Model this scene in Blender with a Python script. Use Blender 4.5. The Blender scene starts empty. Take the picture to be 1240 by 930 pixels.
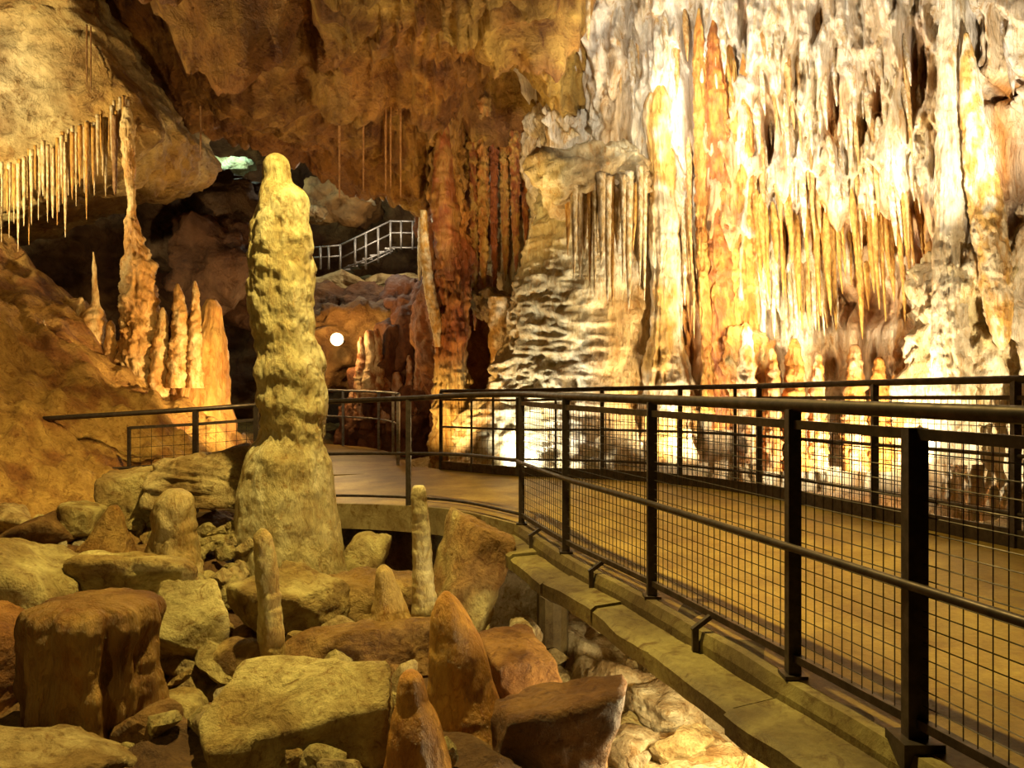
import bpy, bmesh, math, random
import numpy as np

# ------------------------------------------------------------------ camera, world, lights, exposure
scene = bpy.context.scene
COL = scene.collection
EYE = 1.16                       # eye height above the walkway deck (z = 0)
F = 964.0                        # focal length in px of the 1240 px wide frame
cam_d = bpy.data.cameras.new('camera'); cam = bpy.data.objects.new('camera', cam_d); COL.objects.link(cam)
cam.location = (0, 0, EYE); cam.rotation_euler = (math.pi / 2, 0, 0)
cam_d.sensor_width = 36; cam_d.lens = 36 * F / 1240; cam_d.clip_start = 0.05; cam_d.clip_end = 200
scene.camera = cam
scene.view_settings.view_transform = 'Standard'; scene.view_settings.look = 'None'
scene.view_settings.gamma = 1; scene.view_settings.use_curve_mapping = False
scene.view_settings.exposure = 0.0
w = bpy.data.worlds.new('cave_dark'); scene.world = w; w.use_nodes = True
w.node_tree.nodes['Background'].inputs[0].default_value = (1, 0.6, 0.25, 1)
w.node_tree.nodes['Background'].inputs[1].default_value = 0.006

def lamp(name, loc, aim, power, col, angle=90, radius=0.12, blend=0.7):
    if aim is None:
        d = bpy.data.lights.new(name, 'POINT')
    else:
        d = bpy.data.lights.new(name, 'SPOT'); d.spot_size = math.radians(angle); d.spot_blend = blend
    d.energy = power; d.color = col; d.shadow_soft_size = radius
    o = bpy.data.objects.new(name, d); COL.objects.link(o); o.location = loc
    if aim is not None:
        v = np.array(aim, float) - np.array(loc, float)
        from mathutils import Vector
        o.rotation_euler = Vector(v).to_track_quat('-Z', 'Y').to_euler()
    return o

WARM = (1.0, 0.84, 0.58); WHITE = (1.0, 0.92, 0.74); AMBER = (1.0, 0.58, 0.20); YEL = (1.0, 0.77, 0.24)
# floodlights of the bright flowstone wall
lamp('flood_wall_low', (4.4, 9.3, 0.0), (4.3, 11.3, 2.6), 1250, WARM, 140, 0.08)
lamp('flood_wall_mid', (2.9, 9.6, 1.9), (3.7, 11.6, 3.6), 700, WARM, 130, 0.08)
lamp('flood_wall_left', (2.3, 10.6, 0.1), (2.4, 12.0, 2.4), 420, WARM, 130, 0.08)
lamp('flood_wall_apron', (-0.1, 10.9, 0.1), (1.0, 12.0, 0.9), 330, WHITE, 130, 0.08)
lamp('flood_wall_right', (6.0, 7.6, 0.1), (5.9, 9.8, 2.2), 700, WARM, 120, 0.08)
lamp('flood_wall_high', (1.9, 9.4, 4.7), (4.2, 11.2, 5.4), 680, (1.0, 0.92, 0.80), 120, 0.06)
lamp('flood_wall_high_right', (4.9, 7.7, 3.3), (4.6, 10.6, 5.6), 800, (1.0, 0.92, 0.80), 110, 0.06)
lamp('flood_wall_roof', (1.2, 8.6, 5.0), (1.6, 12.2, 5.4), 420, (1.0, 0.92, 0.80), 70, 0.06)
# dim yellow lamp over the boulders
lamp('lamp_boulders', (-0.6, 4.75, 5.4), (-1.3, 5.0, -0.5), 2100, YEL, 105, 0.05)
lamp('fill_boulders_front', (-2.6, 0.6, 2.6), (-1.0, 5.2, 0.2), 120, YEL, 80, 0.08)  # added fill without a source of its own, brightens the boulder fronts
# under the bridge
lamp('lamp_under_bridge', (1.15, 3.9, -0.45), None, 150, (1.0, 0.82, 0.42))
# left side
lamp('lamp_left_cluster', (-2.7, 9.4, 0.7), (-4.6, 11.0, 1.9), 620, (1.0, 0.68, 0.30), 100, 0.08)
lamp('lamp_overhang', (-7.2, 8.4, 3.4), (-6.2, 11.0, 5.0), 1000, (1.0, 0.80, 0.42), 120, 0.08)
lamp('lamp_slope', (-2.2, 6.4, 2.9), (-5.0, 8.6, 0.8), 300, (1.0, 0.68, 0.24), 90, 0.08)
# ceiling wash
lamp('lamp_ceiling', (-0.5, 10.2, 2.6), (-0.2, 12.6, 5.5), 360, (1.0, 0.66, 0.24), 95, 0.08)
lamp('lamp_ceiling_left', (-3.4, 10.6, 1.6), (-3.6, 12.0, 5.6), 60, AMBER, 110, 0.08)
lamp('lamp_columns', (-1.2, 11.8, 0.1), (-0.8, 13.2, 2.2), 210, AMBER, 120, 0.08)
# far chamber
lamp('lamp_far_stairs', (-3.2, 18.2, 5.0), None, 170, (1.0, 0.85, 0.6))
lamp('lamp_far_blue', (-7.2, 19.4, 7.3), None, 260, (0.85, 1.0, 0.75))

# ------------------------------------------------------------------ helpers
R = math.radians
def at(px, py, Y):
    return np.array([(px - 620) / F * Y, Y, EYE - (py - 465) / F * Y])

def hash3(ix, iy, iz, seed):
    h = (ix.astype(np.int64) * 374761393 + iy.astype(np.int64) * 668265263 + iz.astype(np.int64) * 2147483647 + seed * 974711) & 0xffffffff
    h = ((h ^ (h >> 13)) * 1274126177) & 0xffffffff
    h = ((h ^ (h >> 16)) * 2246822519) & 0xffffffff
    return (h ^ (h >> 15)) & 0xffffffff
_G = np.random.RandomState(5).normal(size=(256, 3)); _G /= np.linalg.norm(_G, axis=1)[:, None]
def gn(P, seed=0):
    P = np.asarray(P, float); i = np.floor(P).astype(np.int64); f = P - i
    u = f * f * f * (f * (f * 6 - 15) + 10)
    r = 0
    for dx in (0, 1):
        for dy in (0, 1):
            for dz in (0, 1):
                g = _G[hash3(i[..., 0] + dx, i[..., 1] + dy, i[..., 2] + dz, seed) & 255]
                d = g[..., 0] * (f[..., 0] - dx) + g[..., 1] * (f[..., 1] - dy) + g[..., 2] * (f[..., 2] - dz)
                wx = u[..., 0] if dx else 1 - u[..., 0]
                wy = u[..., 1] if dy else 1 - u[..., 1]
                wz = u[..., 2] if dz else 1 - u[..., 2]
                r = r + d * wx * wy * wz
    return r * 1.6
def fbm(P, n=4, seed=0):
    P = np.asarray(P, float); r = 0; a = 1.0
    for k in range(n):
        r = r + a * gn(P * 2.03 ** k + 17.3 * k, seed + k); a *= 0.5
    return r
def ridge(P, n=3, seed=0):
    P = np.asarray(P, float); r = 0; a = 1.0; s = 0
    for k in range(n):
        r = r + a * (1 - np.abs(gn(P * 2.1 ** k + 9.1 * k, seed + k)) * 2); s += a; a *= 0.5
    return r / s
def billow(P, n=3, seed=0):
    """rounded knobs with sharp creases between them, about -0.5 .. 0.7"""
    P = np.asarray(P, float); r = 0; a = 1.0; s = 0
    for k in range(n):
        r = r + a * np.abs(gn(P * 2.1 ** k + 5.7 * k, seed + k)) * 2; s += a; a *= 0.55
    return r / s - 0.45
def stack(*a): return np.stack(np.broadcast_arrays(*a), -1)
def sm(x, a, b):
    t = np.clip((x - a) / (b - a), 0, 1); return t * t * (3 - 2 * t)
def mix(a, b, t):
    t = np.asarray(t)[..., None]; return np.asarray(a) * (1 - t) + np.asarray(b) * t

def link(o, parent=None, label=None, cat=None, group=None, kind=None):
    COL.objects.link(o)
    if parent is not None:
        o.parent = parent
    if label: o['label'] = label
    if cat: o['category'] = cat
    if group: o['group'] = group
    if kind: o['kind'] = kind
    return o

def build(name, V, faces, mat, col=None, origin=None, smooth=True, **kw):
    """V (n,3) world coordinates; faces: (m,3) / (m,4) array or list of such arrays"""
    V = np.asarray(V, np.float64).reshape(-1, 3)
    par = kw.get('parent')
    if origin is None:
        origin = np.array([V[:, 0].mean(), V[:, 1].mean(), V[:, 2].min()]) if par is None else np.zeros(3)
    base = np.array(origin, float)
    if par is not None:
        q_ = par
        while q_ is not None:
            base = base + np.array(q_.location); q_ = q_.parent
    me = bpy.data.meshes.new(name)
    fl = faces if isinstance(faces, list) else [faces]
    fl = [np.asarray(f, np.int32) for f in fl if len(f)]
    nl = sum(f.size for f in fl); nf = sum(len(f) for f in fl)
    me.vertices.add(len(V)); me.vertices.foreach_set('co', (V - base).astype(np.float32).ravel())
    me.loops.add(nl); me.loops.foreach_set('vertex_index', np.concatenate([f.ravel() for f in fl]))
    me.polygons.add(nf)
    tot = np.concatenate([np.full(len(f), f.shape[1], np.int32) for f in fl])
    st = np.concatenate([[0], np.cumsum(tot)[:-1]]).astype(np.int32)
    me.polygons.foreach_set('loop_start', st); me.polygons.foreach_set('loop_total', tot)
    me.polygons.foreach_set('use_smooth', np.full(nf, smooth))
    me.update(calc_edges=True); me.validate()
    if col is not None:
        c = np.ones((len(V), 4), np.float32); c[:, :3] = np.broadcast_to(np.asarray(col, float).reshape(-1, 3), (len(V), 3))
        a = me.attributes.new('Col', 'FLOAT_COLOR', 'POINT'); a.data.foreach_set('color', c.ravel())
    me.materials.append(mat)
    o = bpy.data.objects.new(name, me); o.location = base if par is None else origin
    return link(o, **kw)

def gridf(nu, nv, wu=False, flip=False):
    U = nu if wu else nu - 1
    i, j = np.meshgrid(np.arange(U), np.arange(nv - 1), indexing='ij')
    i2 = (i + 1) % nu
    f = np.stack([i * nv + j, i2 * nv + j, i2 * nv + j + 1, i * nv + j + 1], -1).reshape(-1, 4)
    return f[:, ::-1] if flip else f

def thing(name, loc, label, cat, group=None):
    o = bpy.data.objects.new(name, None); o.location = loc; o.empty_display_size = 0.1
    return link(o, label=label, cat=cat, group=group)

# ------------------------------------------------------------------ materials
def nodes(name):
    m = bpy.data.materials.new(name); m.use_nodes = True; nt = m.node_tree
    return m, nt, nt.nodes['Principled BSDF']
def noise_node(nt, vec, scale, detail=6, rough=0.6, dist=0.0):
    n = nt.nodes.new('ShaderNodeTexNoise'); n.inputs['Scale'].default_value = scale
    n.inputs['Detail'].default_value = detail; n.inputs['Roughness'].default_value = rough; n.inputs['Distortion'].default_value = dist
    nt.links.new(vec, n.inputs['Vector']); return n
def ramp(nt, fac, a, b, c0, c1):
    r = nt.nodes.new('ShaderNodeValToRGB'); e = r.color_ramp.elements
    e[0].position = a; e[1].position = b; e[0].color = (*c0, 1); e[1].color = (*c1, 1)
    nt.links.new(fac, r.inputs[0]); return r
def stone(name, stretch=(1, 1, 1), s1=4.0, s2=22.0, rough=0.6, bump=0.6, dist=0.04, dark=0.55, spec=0.4, tint=(1, 0.8, 0.55), stain=(0.5, 0.36, 0.2)):
    m, nt, b = nodes(name)
    tc = nt.nodes.new('ShaderNodeTexCoord'); mp = nt.nodes.new('ShaderNodeMapping')
    mp.inputs['Scale'].default_value = stretch; nt.links.new(tc.outputs['Object'], mp.inputs[0]); v = mp.outputs[0]
    at_ = nt.nodes.new('ShaderNodeAttribute'); at_.attribute_name = 'Col'
    n1 = noise_node(nt, v, s1, 8, 0.65, 0.6); n2 = noise_node(nt, v, s2, 8, 0.7)
    r1 = ramp(nt, n1.outputs[0], 0.32, 0.62, (dark, dark * tint[1], dark * tint[2]), (1.08, 1.08, 1.05))
    r2 = ramp(nt, n2.outputs[0], 0.3, 0.65, (0.72, 0.68, 0.6), (1.1, 1.1, 1.1))
    m1 = nt.nodes.new('ShaderNodeMixRGB'); m1.blend_type = 'MULTIPLY'; m1.inputs[0].default_value = 1
    m2 = nt.nodes.new('ShaderNodeMixRGB'); m2.blend_type = 'MULTIPLY'; m2.inputs[0].default_value = 1
    nt.links.new(at_.outputs['Color'], m1.inputs[1]); nt.links.new(r1.outputs[0], m1.inputs[2])
    nt.links.new(m1.outputs[0], m2.inputs[1]); nt.links.new(r2.outputs[0], m2.inputs[2])
    n3 = noise_node(nt, v, s1 * 2.3, 10, 0.75, 1.2)
    r3 = ramp(nt, n3.outputs[0], 0.36, 0.48, stain, (1, 1, 1))
    m3 = nt.nodes.new('ShaderNodeMixRGB'); m3.blend_type = 'MULTIPLY'; m3.inputs[0].default_value = 1
    nt.links.new(m2.outputs[0], m3.inputs[1]); nt.links.new(r3.outputs[0], m3.inputs[2])
    nt.links.new(m3.outputs[0], b.inputs['Base Color'])
    b.inputs['Roughness'].default_value = rough; b.inputs['Specular IOR Level'].default_value = spec
    ad = nt.nodes.new('ShaderNodeMath'); ad.operation = 'MULTIPLY_ADD'; ad.inputs[1].default_value = 0.45
    nt.links.new(n2.outputs[0], ad.inputs[0]); nt.links.new(n1.outputs[0], ad.inputs[2])
    bp = nt.nodes.new('ShaderNodeBump'); bp.inputs['Strength'].default_value = bump; bp.inputs['Distance'].default_value = dist
    nt.links.new(ad.outputs[0], bp.inputs['Height']); nt.links.new(bp.outputs[0], b.inputs['Normal'])
    return m
M_ROCK = stone('limestone_rock', (1, 1, 1), 5.0, 26, 0.6, 1.0, 0.07, 0.5)
M_BIG = stone('cave_wall_rock', (1, 1, 1), 1.6, 8.0, 0.6, 1.0, 0.22, 0.45)
M_FLOW = stone('calcite_flowstone', (1, 1, 0.3), 3.6, 19, 0.4, 1.0, 0.12, 0.62, 0.5, (1, 0.78, 0.45), (0.72, 0.5, 0.22))
M_DRIP = stone('calcite_dripstone', (1, 1, 0.5), 7, 34, 0.42, 1.0, 0.05, 0.62, 0.5, (1, 0.82, 0.5), (0.62, 0.46, 0.24))
M_FAR = stone('far_rock', (1, 1, 1), 0.9, 4.0, 0.7, 0.9, 0.2, 0.35)
M_CONC = stone('weathered_concrete', (1, 1, 1), 3.0, 30, 0.7, 0.5, 0.02, 0.55)
M_DECK = stone('wet_concrete_deck', (1, 1, 1), 2.0, 40, 0.46, 0.35, 0.012, 0.6, 0.25, (1, .85, .6), (0.8, 0.7, 0.55))

def metal(name, col, rough=0.45, met=0.75):
    m, nt, b = nodes(name)
    tc = nt.nodes.new('ShaderNodeTexCoord')
    n = noise_node(nt, tc.outputs['Object'], 14, 6, 0.65)
    r = ramp(nt, n.outputs[0], 0.35, 0.7, tuple(c * 0.55 for c in col), tuple(min(1, c * 1.25) for c in col))
    nt.links.new(r.outputs[0], b.inputs['Base Color']); b.inputs['Metallic'].default_value = met
    r2 = ramp(nt, n.outputs[0], 0.3, 0.7, (rough + .12,) * 3, (rough - .08,) * 3)
    nt.links.new(r2.outputs[0], b.inputs['Roughness'])
    bp = nt.nodes.new('ShaderNodeBump'); bp.inputs['Strength'].default_value = 0.15; bp.inputs['Distance'].default_value = 0.004
    nt.links.new(n.outputs[0], bp.inputs['Height']); nt.links.new(bp.outputs[0], b.inputs['Normal'])
    return m
M_STEEL = metal('brown_black_steel', (0.085, 0.062, 0.05))
M_WIRE = metal('dark_wire', (0.06, 0.045, 0.035), 0.5)
M_GALV = metal('dull_galvanised_steel', (0.24, 0.22, 0.21), 0.5, 0.5)
def emit(name, col, s):
    m, nt, b = nodes(name)
    b.inputs['Base Color'].default_value = (0.9, 0.8, 0.6, 1)
    tc = nt.nodes.new('ShaderNodeTexCoord'); n = noise_node(nt, tc.outputs['Object'], 3, 1)
    r = ramp(nt, n.outputs[0], 0.2, 0.8, tuple(c * 0.95 for c in col), col)
    nt.links.new(r.outputs[0], b.inputs['Emission Color']); b.inputs['Emission Strength'].default_value = s
    return m
M_BULB = emit('lit_lamp_glass', (1.0, 0.80, 0.42), 9.0)

# palettes (albedo)
CREAM = np.array([0.80, 0.70, 0.50]); WHITEC = np.array([0.86, 0.80, 0.66]); GOLD = np.array([0.66, 0.40, 0.10])
ORANGE = np.array([0.56, 0.24, 0.045]); RUST = np.array([0.34, 0.115, 0.025]); BROWN = np.array([0.36, 0.20, 0.065])
TAN = np.array([0.56, 0.44, 0.22]); OLIVE = np.array([0.50, 0.44, 0.22]); DARK = np.array([0.13, 0.065, 0.025])

# ------------------------------------------------------------------ generic stone shapes
_ICO = {}
def ico(n):
    if n not in _ICO:
        bm = bmesh.new(); bmesh.ops.create_icosphere(bm, subdivisions=n, radius=1)
        V = np.array([v.co[:] for v in bm.verts]); Fc = np.array([[v.index for v in f.verts] for f in bm.faces], np.int32); bm.free()
        _ICO[n] = (V / np.linalg.norm(V, axis=1)[:, None], Fc)
    return _ICO[n]
def rotm(rx, ry, rz):
    from mathutils import Euler
    return np.array(Euler((R(rx), R(ry), R(rz))).to_matrix())
def boulder(name, c, half, rot=(0, 0, 0), seed=0, col=TAN, sub=4, p=26, cuts=6, cutr=(0.75, 1.05), rough=0.05, freq=2.2, mat=None, col2=None, box=1.0, layers=0.0, **kw):
    """star-shaped polytope: a box with random chips, soft edges and rough faces"""
    rs = np.random.RandomState(seed + 100)
    D, Fc = ico(sub)
    N = [np.eye(3)[k] * s for k in range(3) for s in (1, -1)]
    N = [n + rs.normal(size=3) * 0.13 for n in N]; dist = [box * rs.uniform(0.9, 1.05) for _ in N]
    for _ in range(cuts):
        n = rs.normal(size=3); n[2] *= 0.7; N.append(n); dist.append(rs.uniform(*cutr))
    N = np.array(N); N /= np.linalg.norm(N, axis=1)[:, None]; dist = np.array(dist)
    q = np.clip(D @ N.T / dist, 0, None)
    r = (q ** p).sum(1) ** (-1.0 / p)
    P = D * r[:, None]
    h = np.array(half, float)
    W = P * h
    sc = freq / max(h.mean(), 0.02)
    o = rs.uniform(0, 50, 3)
    d = fbm(W * sc * 0.5 + o, 5, seed) * rough * h.mean() * 2
    d += billow(W * sc * 0.9 + o, 4, seed + 40) * rough * h.mean() * 1.6
    if layers: d += layers * h.mean() * (ridge(W * np.array([0.4, 0.4, 5.0]) / h.mean() + o, 2, seed + 3) - 0.5)
    W = W + D * d[:, None]
    Wr = W @ rotm(*rot).T + np.array(c)
    t = sm(fbm(W * sc * 0.35 + o + 9, 4, seed + 7), -0.35, 0.5)
    c2 = np.asarray(col) * 0.6 * np.array([1, .82, .6]) if col2 is None else np.asarray(col2)
    C = mix(c2, col, t)
    return build(name, Wr, Fc, mat or M_ROCK, C, origin=(c[0], c[1], Wr[:, 2].min()), **kw)

def spire(name, rows, Y, mat=None, col=CREAM, col2=None, seed=0, lump=0.14, ring=0.04, flute=0.0, ringf=1.7, knob=0.16, kf=1.5, kz=None, ringw=False, rh=0.25, seg=40, res=0.02, depth=1.0, dY=0.0, colf=None, fl_n=3.0, **kw):
    """dripstone body: rows = (py, cx, halfwidth px) from the top down, standing at distance Y"""
    rows = np.array(rows, float); k = Y / F
    z = EYE - (rows[:, 0] - 465) * k; x = (rows[:, 1] - 620) * k; r = rows[:, 2] * k
    n = max(10, min(260, int(abs(z[0] - z[-1]) / res)))
    zz = np.linspace(z[0], z[-1], n)
    sg = -1 if z[0] > z[-1] else 1
    X = np.interp(sg * zz, sg * z, x); Rr = np.interp(sg * zz, sg * z, r)
    ker = np.array([1, 2, 3, 2, 1.]) / 9
    if n > 14:
        Xs = np.convolve(np.pad(X, 2, 'edge'), ker, 'valid'); Rs = np.convolve(np.pad(Rr, 2, 'edge'), ker, 'valid')
        X = Xs; Rr = np.concatenate([Rr[:1], Rs[1:-1], Rr[-1:]])
    yy = Y + np.linspace(0, dY, n)
    th = np.linspace(0, 2 * np.pi, seg, endpoint=False)
    T, Z = np.meshgrid(th, zz, indexing='ij')
    RR = np.broadcast_to(Rr, T.shape)
    rs = np.random.RandomState(seed + 11); o = rs.uniform(0, 60, 3)
    m = max(Rr.max(), 0.01)
    Q = stack(np.cos(T) * RR / m, np.sin(T) * RR / m, Z / m)
    g = fbm(Q * 1.1 + o, 4, seed) * lump
    if ring: g = g + (0.2 + 0.8 * sm(-np.cos(T), -0.35, 0.25) if ringw else 1) * ring * (ridge(Q * np.array([rh, rh, ringf]) + o, 2, seed + 5) - 0.5)
    if knob: g = g + knob * billow(Q * np.array([kf, kf, kf * 0.75]) + o, 3, seed + 20)
    if flute: g = g + flute * (ridge(stack(np.cos(T) * fl_n, np.sin(T) * fl_n, Z / m * 0.22) + o, 2, seed + 8) - 0.6)
    if kz is not None: g = g * (0.3 + 0.7 * sm(Z, *kz))
    Rn = RR * (1 + g)
    P = stack(X + np.cos(T) * Rn, yy + np.sin(T) * Rn * depth, Z)
    t = sm(fbm(Q * np.array([1, 1, .5]) * 1.3 + o + 5, 4, seed + 9), -0.35, 0.45)
    c2 = np.asarray(col) * np.array([0.72, 0.58, 0.36]) if col2 is None else np.asarray(col2)
    C = mix(c2, col, t)
    if colf is not None: C = colf(P, C, t)
    fc = gridf(seg, n, True, flip=(sg == 1) == True)
    top = np.arange(seg) * n; bot = top + n - 1
    V = P.reshape(-1, 3); Cc = C.reshape(-1, 3)
    # close both ends
    V = np.vstack([V, V[top].mean(0), V[bot].mean(0)]); Cc = np.vstack([Cc, Cc[top].mean(0), Cc[bot].mean(0)])
    nt_, nb_ = len(V) - 2, len(V) - 1
    ft = np.stack([np.full(seg, nt_), np.roll(top, -1), top], -1); fb = np.stack([np.full(seg, nb_), bot, np.roll(bot, -1)], -1)
    lo = V[:, 2].min()
    return build(name, V, [fc, ft, fb], mat or M_DRIP, Cc, origin=(X[np.argmin(zz)], Y, lo), **kw)

def sweep(path, w, h=None, n=10, rect=False):
    """tube (radius w) or rectangular bar (w wide, h high) along a polyline -> verts, faces"""
    P = np.array(path, float); T = np.gradient(P, axis=0); T /= np.linalg.norm(T, axis=1)[:, None]
    up = np.array([0, 0, 1.0]); 
    V = []
    for p, t in zip(P, T):
        u = up if abs(t[2]) < 0.95 else np.array([0, 1.0, 0])
        a = np.cross(t, u); a /= np.linalg.norm(a); b = np.cross(a, t)
        if rect:
            for sx, sz in ((-1, -1), (1, -1), (1, 1), (-1, 1)): V.append(p + a * sx * w / 2 + b * sz * h / 2)
        else:
            for q in range(n):
                an = 2 * math.pi * q / n; V.append(p + a * w * math.cos(an) + b * w * math.sin(an))
    k = 4 if rect else n
    fs = []
    for i in range(len(P) - 1):
        for j in range(k):
            fs.append([i * k + j, i * k + (j + 1) % k, (i + 1) * k + (j + 1) % k, (i + 1) * k + j])
    V = np.array(V); quads = np.array(fs, np.int32)
    # end caps as fans
    V = np.vstack([V, P[0], P[-1]]); c0, c1 = len(V) - 2, len(V) - 1; m = (len(P) - 1) * k
    tri = [[c0, (j + 1) % k, j] for j in range(k)] + [[c1, m + j, m + (j + 1) % k] for j in range(k)]
    return V, [quads, np.array(tri, np.int32)]
def join(parts):
    V = []; Q = []; T = []; o = 0
    for v, f in parts:
        V.append(v)
        for a in (f if isinstance(f, list) else [f]):
            a = np.asarray(a, np.int32) + o
            (Q if a.shape[1] == 4 else T).append(a)
        o += len(v)
    out = []
    if Q: out.append(np.vstack(Q))
    if T: out.append(np.vstack(T))
    return np.vstack(V), out
def smooth_path(pts, n=6):
    P = np.array(pts, float); P = np.vstack([2 * P[0] - P[1], P, 2 * P[-1] - P[-2]]); out = []
    for i in range(1, len(P) - 2):
        for k in range(n):
            t = k / n; a, b, c, d = P[i - 1:i + 3]
            out.append(0.5 * ((2 * b) + (c - a) * t + (2 * a - 5 * b + 4 * c - d) * t * t + (3 * b - a - 3 * c + d) * t ** 3))
    out.append(P[-2]); return np.array(out)

# ------------------------------------------------------------------ large structure: floor
def xn(Y): return 1.115 + 0.292 * (3.16 - Y)           # the straight run of the near railing
def ground(X, Y, rough=True):
    X = np.asarray(X, float); Y = np.asarray(Y, float)
    t = X - np.where(Y < 6.6, xn(Y), 0.11)
    z = -0.52 + 0 * X
    z = z + 0.34 * sm(Y, 4.8, 6.2) * sm(-X, 1.7, 2.5) + 0.16 * sm(Y, 6.0, 7.0) * sm(-X, 1.8, 2.6)
    z = z - 0.55 * sm(Y, 7.1, 7.9) * sm(X, -4.4, -3.4)
    z = z - 0.52 * sm(t, -1.15, -0.35) - 0.75 * sm(Y, 6.9, 7.5) * sm(-X, -1, 0.2) * sm(X, -2.0, -1.2)
    z = z + 0.95 * sm(t, 2.6, 3.3)
    hill = 0.46 + 0.81 * (-3.9 - X) - 0.45 * np.clip(8.9 - Y, 0, 9)
    hill = hill - 1.1 * np.clip(Y - 11.3, 0, 4)
    hill = np.minimum(hill, 3.2)
    z = np.where(Y > 10.2, np.maximum(z, -0.35), z)
    k = 0.15; hh = np.clip((hill - z) / k * 0.5 + 0.5, 0, 1)
    z = z * (1 - hh) + hill * hh + k * hh * (1 - hh)
    if rough:
        P = stack(X, Y, 0 * X)
        a = 0.10 + 0.18 * sm(hill - z, -0.3, 0.1)
        z = z + a * fbm(P * 1.3, 5, 3) + 0.06 * ridge(P * 3.1, 3, 8) - 0.03 + (0.06 + 0.16 * sm(hill - z, -0.3, 0.1)) * billow(P * 2.0, 4, 12)
    return z
xs = np.linspace(-9.5, 7.5, 420); ys = np.concatenate([np.linspace(1.2, 9.5, 250), np.linspace(9.6, 24, 110)])
GX, GY = np.meshgrid(xs, ys, indexing='ij'); GZ = ground(GX, GY)
deckmask = sm(GX - xn(GY), -0.1, 0.2)
P3 = stack(GX, GY, GZ)
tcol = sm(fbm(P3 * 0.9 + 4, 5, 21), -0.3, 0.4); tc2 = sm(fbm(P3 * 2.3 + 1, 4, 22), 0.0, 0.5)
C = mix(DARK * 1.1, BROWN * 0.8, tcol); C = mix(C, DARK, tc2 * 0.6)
left = sm(-GX, 2.9, 3.7) * sm(GY, 5.5, 6.5)
C = mix(C, mix(np.array([0.48, 0.29, 0.075]), np.array([0.30, 0.13, 0.03]), tc2), left)
right = sm(GX - xn(GY), -0.6, 0.1) * (1 - sm(GX - xn(GY), 2.4, 2.9))
C = mix(C, mix(TAN * 1.1, CREAM * .95, tcol), right)
flow = sm(GX - xn(GY), 2.5, 2.9) + sm(GY, 9.8, 10.4) * sm(GX, -1.2, -0.3)
C = mix(C, mix(CREAM, WHITEC, tcol), np.clip(flow, 0, 1))
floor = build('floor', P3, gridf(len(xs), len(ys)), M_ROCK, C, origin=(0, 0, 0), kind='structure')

# ------------------------------------------------------------------ right wall
WP = [(1900, 3.5), (1600, 6.0), (1400, 8.0), (1250, 9.4), (1130, 10.3), (1014, 11.0), (900, 11.6), (817, 12.0), (740, 12.4), (690, 13.0), (640, 13.8), (590, 14.8)]
wpath = smooth_path([((a - 620) / F * b, b, 0) for a, b in WP], 12)[:, :2]
seg_ = np.r_[0, np.cumsum(np.linalg.norm(np.diff(wpath, axis=0), axis=1))]
wpx = 620 + F * wpath[:, 0] / wpath[:, 1]
def wall_s(px): return np.interp(-px, -wpx, seg_)
def wall_xy(s): return np.stack([np.interp(s, seg_, wpath[:, 0]), np.interp(s, seg_, wpath[:, 1])], -1)
def wall_nrm(s):
    a = wall_xy(s - 0.3); b = wall_xy(s + 0.3); t = b - a; t = t / np.linalg.norm(t, axis=-1)[..., None]
    return np.stack([-t[..., 1], t[..., 0]], -1) * 1.0
def wall_sz(px, py):
    s = wall_s(px); Y = wall_xy(s)[..., 1]
    return s, EYE - (py - 465) / F * Y
def blob(S, Z, px, py, rx, ry):
    s, z = wall_sz(px, py); k = wall_xy(s)[1] / F
    return np.exp(-(((S - s) / (rx * k)) ** 2 + ((Z - z) / (ry * k)) ** 2))
ns, nz = 760, 330
S1 = np.linspace(seg_[0], seg_[-1], ns); Z1 = np.linspace(-0.9, 8.2, nz)
S, Z = np.meshgrid(S1, Z1, indexing='ij')
def wall_relief(S, Z):
    o0 = np.zeros_like(S)
    warp = 0.25 * fbm(stack(S * 0.5, Z * 0.5, o0 + 3), 3, 31)
    d = 0.42 * fbm(stack(S * 0.42, Z * 0.30, o0), 3, 32)
    fl = ridge(stack((S + warp * 0.6) * 1.25, Z * 0.16, o0 + 1), 2, 33) - 0.6
    f2 = ridge(stack((S + warp * 0.5) * 3.4, Z * 0.42 + S * 0.1, o0 + 2), 2, 34) - 0.6
    f3 = ridge(stack((S + warp * 0.3) * 8.5, Z * 1.3, o0 + 5), 2, 35) - 0.6
    d = d + 0.34 * fl + 0.24 * f2 + 0.13 * f3 + 0.10 * billow(stack(S * 3.2, Z * 1.1, o0 + 8), 4, 39)
    # drip fringes: saw-tooth in height, every curtain juts out and breaks off at its foot
    ph = Z * 0.95 + 0.8 * fbm(stack(S * 0.9, Z * 0.3, o0 + 9), 2, 36) + 0.35 * gn(stack(S * 6.0, o0, o0 + 4), 37)
    saw = ph - np.floor(ph)
    d = d + 0.20 * (1 - saw) ** 1.2 * sm(saw, 0.0, 0.10) * sm(Z, 1.2, 2.0)
    d = d + 0.05 * fbm(stack(S * 5, Z * 5, o0), 3, 38)
    return d
d = wall_relief(S, Z)
d -= 0.75 * blob(S, Z, 1020, 380, 95, 95)            # niche over the far rail
d -= 0.45 * blob(S, Z, 735, 330, 50, 60)
d += 0.35 * blob(S, Z, 880, 250, 45, 190)
d += 0.30 * blob(S, Z, 1180, 380, 60, 110)
d += 0.25 * blob(S, Z, 760, 60, 70, 110)
d -= 0.5 * blob(S, Z, 1232, 200, 30, 60)
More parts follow.
